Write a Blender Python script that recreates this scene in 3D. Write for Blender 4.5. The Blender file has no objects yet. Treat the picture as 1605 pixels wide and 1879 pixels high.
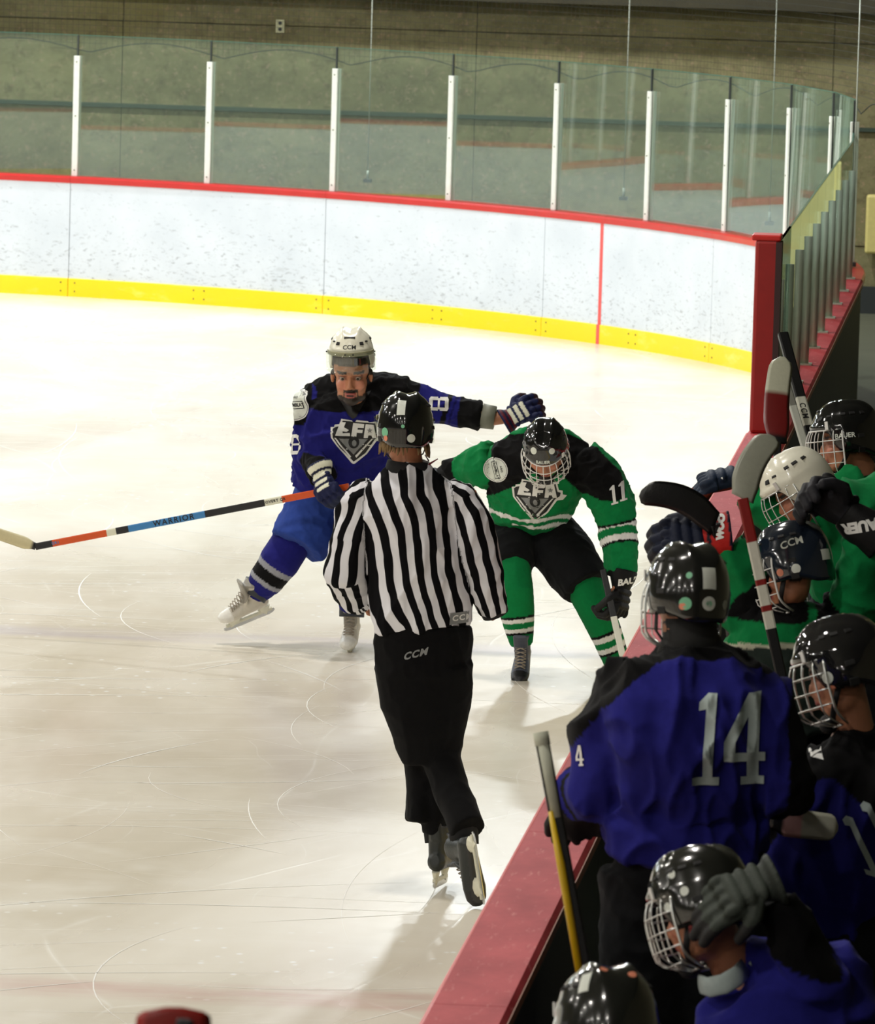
import bpy, bmesh, math, random
import numpy as np
from mathutils import Vector, Matrix, Euler
from mathutils.bvhtree import BVHTree
random.seed(7); rng = np.random.RandomState(3)
PI = math.pi
scene = bpy.context.scene
COL = scene.collection

# ------------------------------------------------------------------ camera
# x: across the rink (ice side negative), y: along the near side boards, z: up; metres
CAM = Vector((1.56489, 0.0, 4.11682)); FPX = 12091.1
PITCH, ROLL, YAW = 0.10612, 0.02843, 0.0938
_cy, _sy = math.cos(YAW), math.sin(YAW)
R_ = Vector((_cy, _sy, 0)); F0 = Vector((-_sy, _cy, 0))
FW = F0*math.cos(PITCH) + Vector((0, 0, -math.sin(PITCH)))
UP = Vector((0, 0, math.cos(PITCH))) + F0*math.sin(PITCH)
ux = R_*math.cos(ROLL) + UP*math.sin(ROLL)
uy = UP*math.cos(ROLL) - R_*math.sin(ROLL)
cam_d = bpy.data.cameras.new('camera'); cam = bpy.data.objects.new('camera', cam_d)
COL.objects.link(cam); scene.camera = cam
cam_d.sensor_fit = 'VERTICAL'; cam_d.sensor_height = 22.3
cam_d.lens = 22.3*FPX/1879.0
cam_d.clip_start = 0.5; cam_d.clip_end = 200
M = Matrix((ux, uy, -FW)).transposed().to_4x4(); M.translation = CAM
cam.matrix_world = M
cam_d.dof.use_dof = True; cam_d.dof.focus_distance = 28.0
cam_d.dof.aperture_fstop = (cam_d.lens/1000.0)/0.016
def at(px, py, Y):
    """world point seen at photo pixel (px,py) on the plane y=Y (used to survey positions)"""
    a = (px-802.5)/FPX; b = -(py-939.5)/FPX
    d = FW + ux*a + uy*b
    return CAM + d*(Y/d.y)

# ------------------------------------------------------------------ world, lamps, exposure
w = bpy.data.worlds.new('hall'); scene.world = w; w.use_nodes = True
w.node_tree.nodes['Background'].inputs[0].default_value = (0.75, 0.8, 0.7, 1)
w.node_tree.nodes['Background'].inputs[1].default_value = 0.02
scene.view_settings.view_transform = 'Standard'; scene.view_settings.look = 'None'
scene.view_settings.exposure = 0.0; scene.view_settings.gamma = 1.0
scene.view_settings.use_curve_mapping = False
def lamp(x, y, z, e, size=0.55, col=(1.0, 0.96, 0.88)):
    l = bpy.data.lights.new('ceiling_lamp_light', 'AREA'); l.shape = 'DISK'; l.size = size
    l.energy = e; l.color = col
    o = bpy.data.objects.new('ceiling_lamp_light', l); COL.objects.link(o); o.location = (x, y, z)
for i, lx in enumerate((-2.2, -8.2, -14.2, -20.2)):
    for j in range(9):
        yy = -4 + j*7.2
        lamp(lx, yy, 6.6, (164 if yy < 26 else (180 if yy < 36 else 345)), col=((1.0, 0.95, 0.87) if yy < 33 else (0.92, 0.98, 1.0)))

# ------------------------------------------------------------------ materials
def new_mat(name):
    m = bpy.data.materials.new(name); m.use_nodes = True
    nt = m.node_tree; b = nt.nodes['Principled BSDF']
    return m, nt, b
def N(nt, t, **k):
    n = nt.nodes.new(t)
    for a, v in k.items(): setattr(n, a, v)
    return n
def srgb(r, g, b):
    f = lambda c: (c/12.92 if c <= .04045 else ((c+.055)/1.055)**2.4)
    return (f(r/255), f(g/255), f(b/255))
def mat(name, col, rough=.6, metal=0, noise=.12, nscale=30, bump=0, bscale=200, coat=0, sheen=0, spec=.5, bdist=.002):
    m, nt, b = new_mat(name)
    tc = N(nt, 'ShaderNodeTexCoord'); no = N(nt, 'ShaderNodeTexNoise'); no.inputs['Scale'].default_value = nscale
    no.inputs['Detail'].default_value = 5
    nt.links.new(tc.outputs['Object'], no.inputs['Vector'])
    mx = N(nt, 'ShaderNodeMix', data_type='RGBA')
    c = list(col)
    mx.inputs['A'].default_value = [x*(1-noise) for x in c]+[1]
    mx.inputs['B'].default_value = [min(1, x*(1+noise)) for x in c]+[1]
    nt.links.new(no.outputs['Fac'], mx.inputs['Factor'])
    nt.links.new(mx.outputs['Result'], b.inputs['Base Color'])
    b.inputs['Roughness'].default_value = rough; b.inputs['Metallic'].default_value = metal
    b.inputs['Coat Weight'].default_value = coat; b.inputs['Sheen Weight'].default_value = sheen
    b.inputs['Specular IOR Level'].default_value = spec
    if bump:
        n2 = N(nt, 'ShaderNodeTexNoise'); n2.inputs['Scale'].default_value = bscale
        nt.links.new(tc.outputs['Object'], n2.inputs['Vector'])
        bp = N(nt, 'ShaderNodeBump'); bp.inputs['Strength'].default_value = bump; bp.inputs['Distance'].default_value = bdist
        nt.links.new(n2.outputs['Fac'], bp.inputs['Height']); nt.links.new(bp.outputs['Normal'], b.inputs['Normal'])
    return m
def col_mat(name, rough=.8, sheen=.0, bump=.3, bscale=260, noise=.12, spec=.3, bdist=.003):
    """material whose colour is the woven/dyed pattern stored on the mesh as attribute Col"""
    m, nt, b = new_mat(name)
    at_ = N(nt, 'ShaderNodeAttribute'); at_.attribute_name = 'Col'
    tc = N(nt, 'ShaderNodeTexCoord'); no = N(nt, 'ShaderNodeTexNoise'); no.inputs['Scale'].default_value = 60
    no.inputs['Detail'].default_value = 6
    nt.links.new(tc.outputs['Object'], no.inputs['Vector'])
    mr = N(nt, 'ShaderNodeMapRange'); mr.inputs['To Min'].default_value = 1-noise; mr.inputs['To Max'].default_value = 1+noise
    nt.links.new(no.outputs['Fac'], mr.inputs['Value'])
    vm = N(nt, 'ShaderNodeVectorMath', operation='SCALE')
    nt.links.new(at_.outputs['Color'], vm.inputs[0]); nt.links.new(mr.outputs['Result'], vm.inputs['Scale'])
    nt.links.new(vm.outputs['Vector'], b.inputs['Base Color'])
    b.inputs['Roughness'].default_value = rough; b.inputs['Sheen Weight'].default_value = sheen
    b.inputs['Specular IOR Level'].default_value = spec
    n2 = N(nt, 'ShaderNodeTexNoise'); n2.inputs['Scale'].default_value = bscale
    n3 = N(nt, 'ShaderNodeTexNoise'); n3.inputs['Scale'].default_value = 9; n3.inputs['Detail'].default_value = 2
    nt.links.new(tc.outputs['Object'], n2.inputs['Vector']); nt.links.new(tc.outputs['Object'], n3.inputs['Vector'])
    bp = N(nt, 'ShaderNodeBump'); bp.inputs['Strength'].default_value = bump; bp.inputs['Distance'].default_value = bdist
    nt.links.new(n2.outputs['Fac'], bp.inputs['Height']); nt.links.new(bp.outputs['Normal'], b.inputs['Normal'])
    return m

# ------------------------------------------------------------------ object helpers
def link(name, me, m=None, parent=None):
    o = bpy.data.objects.new(name, me); COL.objects.link(o)
    if m is not None:
        for x in (m if isinstance(m, (list, tuple)) else [m]): me.materials.append(x)
    if parent is not None:
        o.parent = parent
        o.matrix_parent_inverse = parent.matrix_world.inverted()
    return o
def tag(o, label=None, cat=None, group=None, kind=None):
    if label: o['label'] = label
    if cat: o['category'] = cat
    if group: o['group'] = group
    if kind: o['kind'] = kind
    return o
def empty(name, loc, label=None, cat=None, group=None, kind=None):
    o = bpy.data.objects.new(name, None); COL.objects.link(o); o.location = loc
    o.empty_display_size = .1; o.matrix_world = Matrix.Translation(Vector(loc))
    return tag(o, label, cat, group, kind)
def mesh(name, verts, faces, smooth=True):
    me = bpy.data.meshes.new(name); me.from_pydata([tuple(v) for v in verts], [], faces); me.update()
    if smooth: me.polygons.foreach_set('use_smooth', [True]*len(me.polygons))
    return me
class MB:
    """collects shapes into one mesh"""
    def __init__(s): s.v = []; s.f = []
    def add(s, vs, fs):
        k = len(s.v); s.v += [Vector(v) for v in vs]; s.f += [tuple(i+k for i in f) for f in fs]; return s
    def box(s, c, size, X=Vector((1, 0, 0)), Y=Vector((0, 1, 0)), Z=Vector((0, 0, 1))):
        c = Vector(c); hx, hy, hz = [d/2 for d in size]; vs = []
        for sx in (-1, 1):
            for sy in (-1, 1):
                for sz in (-1, 1): vs.append(c + X*hx*sx + Y*hy*sy + Z*hz*sz)
        return s.add(vs, [(0, 1, 3, 2), (4, 6, 7, 5), (0, 4, 5, 1), (2, 3, 7, 6), (0, 2, 6, 4), (1, 5, 7, 3)])
    def tube(s, pts, r, n=8, side=None, closed=False):
        """circular / elliptical tube; r scalar, list, or list of (ra, rb)"""
        pts = [Vector(p) for p in pts]; m = len(pts)
        rr = [r]*m if not isinstance(r, (list, tuple)) else list(r)
        rr = [(q, q) if not isinstance(q, (list, tuple)) else q for q in rr]
        vs = []; fs = []
        prev = None
        for i, p in enumerate(pts):
            a = pts[max(i-1, 0)] if not closed else pts[i-1]
            b = pts[min(i+1, m-1)] if not closed else pts[(i+1) % m]
            t = (b-a); t = t.normalized() if t.length > 1e-9 else Vector((0, 0, 1))
            if side is not None:
                sd = Vector(side[i]) if isinstance(side, list) else Vector(side)
                u = (sd - t*sd.dot(t))
            else:
                u = prev - t*prev.dot(t) if prev is not None else (Vector((0, 0, 1)).cross(t) if abs(t.z) < .9 else Vector((1, 0, 0)).cross(t))
            if u.length < 1e-6: u = t.orthogonal()
            u.normalize(); prev = u; v_ = t.cross(u)
            for k in range(n):
                an = 2*PI*k/n
                vs.append(p + u*math.cos(an)*rr[i][0] + v_*math.sin(an)*rr[i][1])
        for i in range(m-1 if not closed else m):
            for k in range(n):
                a = i*n+k; b = i*n+(k+1) % n; j = (i+1) % m
                fs.append((a, b, j*n+(k+1) % n, j*n+k))
        if not closed:
            fs.append(tuple(range(n-1, -1, -1))); fs.append(tuple((m-1)*n+k for k in range(n)))
        return s.add(vs, fs)
    def ell(s, c, r, X=Vector((1, 0, 0)), Y=Vector((0, 1, 0)), Z=Vector((0, 0, 1)), nu=16, nv=10, p=1.0):
        c = Vector(c); vs = []; fs = []
        sg = lambda v: math.copysign(abs(v)**p, v)
        for i in range(1, nv):
            ph = PI*i/nv
            for k in range(nu):
                th = 2*PI*k/nu
                vs.append(c + X*sg(math.sin(ph)*math.cos(th))*r[0] + Y*sg(math.sin(ph)*math.sin(th))*r[1] + Z*sg(math.cos(ph))*r[2])
        t = len(vs); vs += [c+Z*r[2], c-Z*r[2]]
        for i in range(nv-2):
            for k in range(nu): fs.append((i*nu+k, (i+1)*nu+k, (i+1)*nu+(k+1) % nu, i*nu+(k+1) % nu))
        for k in range(nu):
            fs.append((t, k, (k+1) % nu)); fs.append((t+1, (nv-2)*nu+(k+1) % nu, (nv-2)*nu+k))
        return s.add(vs, fs)
    def prism(s, poly, c, X, Y, Z, th):
        """flat polygon (2D list) in plane X,Y at c, extruded th along Z"""
        n = len(poly); vs = [c+X*a+Y*b for a, b in poly]+[c+X*a+Y*b+Z*th for a, b in poly]
        fs = [tuple(range(n-1, -1, -1)), tuple(n+i for i in range(n))]+[(i, (i+1) % n, n+(i+1) % n, n+i) for i in range(n)]
        return s.add(vs, fs)
    def me(s, name, smooth=True): return mesh(name, s.v, s.f, smooth)
    def build(s, name, m, parent=None, smooth=True, bevel=0):
        me = s.me(name, smooth)
        if bevel:
            bm = bmesh.new(); bm.from_mesh(me)
            bmesh.ops.bevel(bm, geom=[e for e in bm.edges if len(e.link_faces) == 2 and e.calc_face_angle(0) > .5], offset=bevel, segments=2, affect='EDGES', profile=.5)
            bm.to_mesh(me); bm.free(); me.polygons.foreach_set('use_smooth', [False]*len(me.polygons))
        return link(name, me, m, parent)
def smoothstep(a, b, x): 
    t = np.clip((x-a)/(b-a), 0, 1); return t*t*(3-2*t)
def vox(mb, size, iters=6, name='body'):
    """weld overlapping closed shapes into one continuous surface and relax it"""
    me = mb.me(name); o = bpy.data.objects.new('tmp', me); COL.objects.link(o)
    r = o.modifiers.new('r', 'REMESH'); r.mode = 'VOXEL'; r.voxel_size = size; r.use_smooth_shade = True
    if iters:
        s = o.modifiers.new('s', 'SMOOTH'); s.factor = .5; s.iterations = iters
    dg = bpy.context.evaluated_depsgraph_get(); dg.update()
    ev = o.evaluated_get(dg); out = bpy.data.meshes.new_from_object(ev)
    bpy.data.objects.remove(o); bpy.data.meshes.remove(me)
    out.name = name
    out.materials.clear()
    return out
def get_co(me):
    a = np.empty(len(me.vertices)*3); me.vertices.foreach_get('co', a); return a.reshape(-1, 3)
def get_no(me):
    a = np.empty(len(me.vertices)*3); me.vertices.foreach_get('normal', a); return a.reshape(-1, 3)
def set_co(me, P): me.vertices.foreach_set('co', P.ravel()); me.update()
def set_col(me, C, name='Col'):
    at_ = me.color_attributes.new(name, 'FLOAT_COLOR', 'POINT')
    a = np.ones((len(me.vertices), 4)); a[:, :3] = C; at_.data.foreach_set('color', a.ravel())
def snoise(P, s, seed=0):
    """cheap smooth pseudo noise, vectorised, -1..1"""
    r = np.random.RandomState(seed); out = np.zeros(len(P)); Q = P*s
    for k in range(7):
        d = r.randn(3); d /= np.linalg.norm(d); f = r.uniform(.6, 1.7)
        out += np.sin(Q@d*f*3.1 + r.uniform(0, 6.28) + 1.3*np.sin(Q@r.randn(3)*1.1 + r.uniform(0, 6.28)))
    return out/4.0
def crease(me, amp, s, seed=0, stretch=(1, 1, 1)):
    P = get_co(me); n = get_no(me); Q = P*np.array(stretch)
    f = (1-np.abs(snoise(Q, s, seed)).clip(0, 1))**2; f2 = snoise(Q, s*.45, seed+5)
    set_co(me, P + n*((f-.40)*amp*1.5*(.7+.5*f2))[:, None])
# ------------------------------------------------------------------ rink geometry
RC, YE, HB, LW = 8.95, 54.55, 1.0, .186       # corner radius, end boards, board height, ledge width
YC = YE-RC
WID, LEN = 25.9, 60.0
def path(s, off=0.0):
    """point on the inside face of the boards: s=0 where the near side turns into the corner"""
    q = RC*PI/2; e = WID-2*RC
    if s < 0: return Vector((off, YC+s, 0)), Vector((0, 1, 0)), Vector((1, 0, 0))
    if s < q:
        a = s/RC; n = Vector((math.cos(a), math.sin(a), 0))
        return Vector((-RC, YC, 0))+n*(RC+off), Vector((-math.sin(a), math.cos(a), 0)), n
    if s < q+e: return Vector((-RC-(s-q), YE+off, 0)), Vector((-1, 0, 0)), Vector((0, 1, 0))
    if s < 2*q+e:
        a = (s-q-e)/RC+PI/2; n = Vector((math.cos(a), math.sin(a), 0))
        return Vector((-WID+RC, YC, 0))+n*(RC+off), Vector((-math.sin(a), math.cos(a), 0)), n
    s2 = s-2*q-e; L = LEN-2*RC
    if s2 < L: return Vector((-WID-off, YC-s2, 0)), Vector((0, -1, 0)), Vector((-1, 0, 0))
    s3 = s2-L
    if s3 < q:
        a = s3/RC+PI; n = Vector((math.cos(a), math.sin(a), 0))
        return Vector((-WID+RC, YC-L, 0))+n*(RC+off), Vector((-math.sin(a), math.cos(a), 0)), n
    s4 = s3-q
    if s4 < e: return Vector((-WID+RC+s4, YE-LEN-off, 0)), Vector((1, 0, 0)), Vector((0, -1, 0))
    a = (min(s4-e, q))/RC+1.5*PI; n = Vector((math.cos(a), math.sin(a), 0))
    return Vector((-RC, YC-L, 0))+n*(RC+off), Vector((-math.sin(a), math.cos(a), 0)), n
def sweep(s0, s1, prof, step=.3):
    """sweep a closed profile [(off,z)..] along the boards"""
    n = max(1, int(math.ceil((s1-s0)/step))); vs = []; fs = []; k = len(prof)
    for i in range(n+1):
        s = s0+(s1-s0)*i/n
        for off, z in prof:
            p, t, nn = path(s, off); vs.append((p.x, p.y, z))
    for i in range(n):
        for j in range(k): fs.append((i*k+j, i*k+(j+1) % k, (i+1)*k+(j+1) % k, (i+1)*k+j))
    fs.append(tuple(range(k-1, -1, -1))); fs.append(tuple(n*k+j for j in range(k)))
    return vs, fs

# --- ice
m_ice, nt, b = new_mat('ice')
L = nt.links.new
geo = N(nt, 'ShaderNodeNewGeometry'); sep = N(nt, 'ShaderNodeSeparateXYZ'); L(geo.outputs['Position'], sep.inputs[0])
def noise_node(scale, detail, vec, rough=.55, dist=0):
    n = N(nt, 'ShaderNodeTexNoise'); n.inputs['Scale'].default_value = scale; n.inputs['Detail'].default_value = detail
    n.inputs['Roughness'].default_value = rough; n.inputs['Distortion'].default_value = dist; L(vec, n.inputs['Vector']); return n.outputs['Fac']
def ramp(fac, stops):
    r = N(nt, 'ShaderNodeValToRGB'); L(fac, r.inputs['Fac']); e = r.color_ramp.elements
    for i, (p, c) in enumerate(stops):
        q = e[i] if i < 2 else e.new(p)
        q.position = p; q.color = (*c, 1) if isinstance(c, tuple) else (c, c, c, 1)
    return r.outputs['Color']
def mixc(fac, a, b_, blend='MIX'):
    m = N(nt, 'ShaderNodeMix', data_type='RGBA', blend_type=blend)
    for s, v in (('Factor', fac), ('A', a), ('B', b_)):
        if isinstance(v, (int, float)): m.inputs[s].default_value = v
        elif isinstance(v, tuple): m.inputs[s].default_value = (*v, 1)
        else: L(v, m.inputs[s])
    return m.outputs['Result']
def math_(op, a, b_=None, c=None):
    m = N(nt, 'ShaderNodeMath', operation=op); m.use_clamp = False
    for i, v in enumerate((a, b_, c)):
        if v is None: continue
        if isinstance(v, (int, float)): m.inputs[i].default_value = v
        else: L(v, m.inputs[i])
    return m.outputs[0]
def mapping(vec, scale, rot=(0, 0, 0)):
    m = N(nt, 'ShaderNodeMapping'); m.inputs['Scale'].default_value = scale; m.inputs['Rotation'].default_value = rot; L(vec, m.inputs['Vector']); return m.outputs[0]
pos = geo.outputs['Position']
big = noise_node(.55, 5, mapping(pos, (1.0, .30, 1)), .6, .4)
base = ramp(big, [(.34, srgb(210, 200, 181)), (.66, srgb(236, 230, 216))])
pink = noise_node(.35, 3, mapping(pos, (1, .25, 1)))
base = mixc(ramp(pink, [(.45, 0.0), (.75, .5)]), base, srgb(226, 208, 200))
# resurfacing streaks that run across the rink
st_ = noise_node(1.6, 6, mapping(pos, (.6, .8, 1), (0, 0, .35)), .65, .6)
base = mixc(ramp(st_, [(.48, 0.0), (.66, .38)]), base, srgb(240, 236, 226))
# fine skate scratches: edges of warped cells at two scales
def scr(scale, th, rot, wx):
    wv = N(nt, 'ShaderNodeTexVoronoi', feature='DISTANCE_TO_EDGE'); wv.inputs['Scale'].default_value = scale
    nn = N(nt, 'ShaderNodeTexNoise'); nn.inputs['Scale'].default_value = scale*.35; L(pos, nn.inputs['Vector'])
    vm = N(nt, 'ShaderNodeVectorMath', operation='ADD'); L(mapping(pos, (wx, .5, 1), (0, 0, rot)), vm.inputs[0]); L(nn.outputs['Color'], vm.inputs[1])
    L(vm.outputs[0], wv.inputs['Vector'])
    return ramp(wv.outputs['Distance'], [(0.0, 1.0), (th, 0.0)])
brk = ramp(noise_node(1.3, 3, pos), [(.45, 0.0), (.62, 1.0)])
s1 = math_('MULTIPLY', scr(.6, .006, .5, 1), brk); s2 = math_('MULTIPLY', scr(1.3, .007, -.4, 1.2), ramp(noise_node(.9, 3, mapping(pos, (1, 1, 1), (0, 0, 1))), [(.48, 0.0), (.66, .8)]))
base = mixc(math_('MULTIPLY', math_('MAXIMUM', s1, s2), .55), base, srgb(250, 248, 240))
# loose snow specks
vs_ = N(nt, 'ShaderNodeTexVoronoi'); vs_.inputs['Scale'].default_value = 11; L(mapping(pos, (1, .7, 1)), vs_.inputs['Vector'])
spk = math_('MULTIPLY', ramp(vs_.outputs['Distance'], [(.08, 1.0), (.17, 0.0)]), ramp(noise_node(.8, 4, mapping(pos, (.6, .5, 1))), [(.52, 0.0), (.62, 1.0)]))
base = mixc(spk, base, (.95, .95, .93))
# painted lines frozen under the scuffed surface
def line(y0, hw, amp, colr, scl):
    d = math_('ABSOLUTE', math_('SUBTRACT', sep.outputs['Y'], y0))
    k = math_('MULTIPLY', ramp(math_('DIVIDE', d, hw*1.6), [(.45, 1.0), (1.0, 0.0)]), ramp(noise_node(scl, 4, mapping(pos, (.8, 3, 1))), [(.30, .15), (.70, 1.0)]))
    return math_('MULTIPLY', k, amp), colr
for y0, hw, amp, colr, scl in ((32.2, .17, .30, srgb(140, 130, 185), 1.0), (22.45, .15, .40, srgb(190, 110, 110), 2.5)):
    f, c = line(y0, hw, amp, colr, scl); base = mixc(f, base, c)
L(base, b.inputs['Base Color'])
rr = ramp(big, [(.3, .20), (.7, .34)]); L(rr, b.inputs['Roughness'])
b.inputs['IOR'].default_value = 1.33; b.inputs['Specular IOR Level'].default_value = .55
bp = N(nt, 'ShaderNodeBump'); bp.inputs['Strength'].default_value = .25; bp.inputs['Distance'].default_value = .004
L(math_('ADD', noise_node(9, 5, mapping(pos, (1, .5, 1))), math_('MULTIPLY', s1, .5)), bp.inputs['Height']); L(bp.outputs['Normal'], b.inputs['Normal'])
mb = MB(); n = 260; vs = []
q = RC*PI/2; tot = 4*q+2*(WID-2*RC)+2*(LEN-2*RC)
oval = []
s = -(LEN-2*RC)
while s < tot-(LEN-2*RC)-.01:
    p, t, nn = path(s, .02); oval.append((p.x, p.y)); s += .8
mb.v = [Vector((x, y, z)) for z in (0, -.03) for x, y in oval]; k = len(oval)
mb.f = [tuple(range(k)), tuple(range(2*k-1, k-1, -1))]+[(i, i+k, (i+1) % k+k, (i+1) % k) for i in range(k)]
ice = mb.build('floor', m_ice, None, smooth=False); tag(ice, kind='structure')
m_conc = mat('concrete_floor', srgb(80, 80, 62), .8, noise=.2, nscale=3)
m_rubber = mat('rubber_floor', (.012, .013, .014), .8, noise=.3, nscale=30)
mb = MB(); mb.box((-10, 24, -.08), (60, 80, .06)); tag(mb.build('floor', m_conc, smooth=False), kind='structure')

# --- building shell
m_wall, nt, b = new_mat('sprayed_block_wall'); L = nt.links.new
tc = N(nt, 'ShaderNodeNewGeometry'); pos = tc.outputs['Position']
base = ramp(noise_node(1.0, 6, mapping(pos, (1, 1, 2.2)), .7), [(.3, srgb(98, 91, 58)), (.7, srgb(138, 129, 90))])
base = mixc(ramp(noise_node(9, 6, pos, .8), [(.5, 0.0), (.68, .75)]), base, srgb(84, 74, 48))
base = mixc(ramp(noise_node(24, 4, pos, .8), [(.55, 0.0), (.7, .6)]), base, srgb(180, 142, 118))
base = mixc(ramp(noise_node(.6, 3, mapping(pos, (1, 1, 1))), [(.55, 0.0), (.7, .4)]), base, srgb(120, 108, 52))
L(base, b.inputs['Base Color']); b.inputs['Roughness'].default_value = .9
mb = MB(); WY = 56.2
# courses of the wall with recessed joints between them
zs = [0, .52, 1.50, 2.24, 3.0, 3.75, 4.5, 5.25, 6.0, 6.9]
wall = empty('wall_back', (-10, WY, 0)); tag(wall, kind='structure')
for i in range(len(zs)-1):
    x = -34.0; j = 0
    while x < 6:
        wd = 3.05; x2 = x+wd
        d = .02*((i*7+j*3) % 3)/3
        MB().box(((x+x2)/2, WY+.15-d, (zs[i]+zs[i+1])/2), (wd-.006, .3, zs[i+1]-zs[i]-.007)).build('wall_panel', m_wall, wall, smooth=False)
        x = x2; j += 1
m_dark = mat('dark_joint', (.02, .022, .018), .9)
MB().box((-14, WY+.17, 3.45), (40.4, .24, 6.9)).build('joint_backing', m_dark, wall, smooth=False)
m_base = mat('black_skirting', (.02, .022, .02), .7)
mb = MB(); mb.box((-14, WY-.03, .06), (40, .05, .24)); tag(mb.build('baseboard_back', m_base, smooth=False), kind='structure')
mb = MB(); mb.box((-14, WY-.02, 1.515), (40, .03, .035)); tag(mb.build('trim_1', mat('rail_green', srgb(50, 62, 48), .5), smooth=False), kind='structure')
mb = MB(); mb.box((-14, WY-.12, 2.62), (40, .28, .22)); tag(mb.build('trim_2', mat('wall_ledge', srgb(58, 52, 34), .9, noise=.3, nscale=8), smooth=False), kind='structure')
m_plain = mat('hall_wall_paint', srgb(120, 116, 92), .9, noise=.15, nscale=2)
for nm, c, sz in (('wall_left', (-34, 24, 3.4), (.3, 80, 7)), ('wall_right', (8, 24, 3.4), (.3, 80, 7)), ('wall_front', (-13, -14, 3.4), (42, .3, 7))):
    tag(MB().box(c, sz).build(nm, m_plain, smooth=False), kind='structure')
tag(MB().box((-13, 21, 6.98), (42.4, 71, .1)).build('ceiling', mat('ceiling_panel', srgb(90, 92, 84), .9, noise=.1, nscale=2), smooth=False), kind='structure')
tag(MB().box((8, 24, 0), (.1, .1, .1)).build('trim_3', m_plain, smooth=False), kind='structure') if False else None
# kerb and yellow door edge beyond the corner, right of the boards
MB().box((1.72, 48.6, .04), (3.0, .4, .1)).build('floor_step', mat('dark_step', (.03, .034, .03), .8), smooth=False)
bpy.data.objects['floor_step']['label'] = 'low dark rubber edged step on the concrete floor behind the rink corner'; bpy.data.objects['floor_step']['category'] = 'step'
post = MB().box((-.06, WY-.12, .72), (.13, .12, .5)).build('wall_fixture', mat('pale_yellow_plastic', srgb(214, 196, 120), .5), None, smooth=False, bevel=.02)
tag(post, 'pale yellow box on the back wall at the right edge of the frame', 'wall box')
yp = empty('unseen_yellow_panel', (1.9, WY-.2, 0), 'pale yellow low cabinet added out of view for its reflection in the side glass', 'panel')  # stands in for an unseen yellow wall reflected in the side glass
MB().box((1.9, WY-.2, .62), (2.7, .3, 1.24)).build('body', mat('panel_yellow', srgb(226, 214, 140), .6, noise=.1, nscale=5), yp, smooth=False, bevel=.01)
for k in range(4): MB().box((.9+k*.67, WY-.355, .64), (.62, .02, 1.12)).build('door', bpy.data.materials['panel_yellow'], yp, smooth=False, bevel=.004)
# electrical outlet
ou = empty('wall_outlet', at(514, 48, WY-.02), 'small cream double socket plate on the olive back wall', 'outlet')
c = Vector(ou.location)
MB().box(c, (.075, .02, .115)).build('cover_plate', mat('cream_plastic', srgb(196, 190, 150), .5), ou, smooth=False, bevel=.004)
for dz in (-.026, .026):
    MB().tube([c+Vector((0, -.008, dz)), c+Vector((0, -.014, dz))], .017, 12).build('socket', mat('socket_dark', (.02, .02, .02), .6), ou, smooth=False)

# --- end and far boards
m_board, nt, b = new_mat('board_white'); L = nt.links.new
pos = N(nt, 'ShaderNodeNewGeometry').outputs['Position']; sp = N(nt, 'ShaderNodeSeparateXYZ'); L(pos, sp.inputs[0])
base = ramp(noise_node(2.2, 4, pos), [(.3, srgb(206, 211, 218)), (.7, srgb(219, 223, 229))])
low = ramp(sp.outputs['Z'], [(.12, 1.0), (.95, 0.0)])                      # puck marks gather low on the boards
pk = math_('ADD', noise_node(17, 6, mapping(pos, (1, 1, 2.6)), .72, .6), math_('MULTIPLY', low, .075))
base = mixc(ramp(pk, [(.615, 0.0), (.69, .66)]), base, srgb(150, 152, 156))
pk2 = math_('ADD', noise_node(6, 5, mapping(pos, (1, 1, 4)), .7, 1.2), math_('MULTIPLY', low, .05))
base = mixc(ramp(pk2, [(.66, 0.0), (.74, .35)]), base, srgb(170, 172, 176))
L(base, b.inputs['Base Color']); b.inputs['Roughness'].default_value = .38
m_kick, nt, b = new_mat('kick_yellow'); L = nt.links.new
pos = N(nt, 'ShaderNodeNewGeometry').outputs['Position']
base = mixc(ramp(noise_node(3, 5, mapping(pos, (1, 1, 3)), .7), [(.56, 0.0), (.72, .5)]), srgb(250, 214, 12), srgb(252, 236, 130))
L(base, b.inputs['Base Color']); b.inputs['Roughness'].default_value = .35
m_cap = mat('cap_red', srgb(196, 30, 26), .35, noise=.15, nscale=8, coat=.2)
m_redline = mat('line_red', srgb(228, 88, 84), .4)
m_screw = mat('screw_dark', (.08, .07, .03), .5)
m_blackp = mat('black_hdpe', (.006, .007, .008), .55, noise=.3, nscale=10)
boards = empty('rink_boards', (-9, YE, 0), 'white rink boards with yellow kick plate and red cap, curving behind the skaters', 'boards')
sb = 0.0; edges = []
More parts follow.
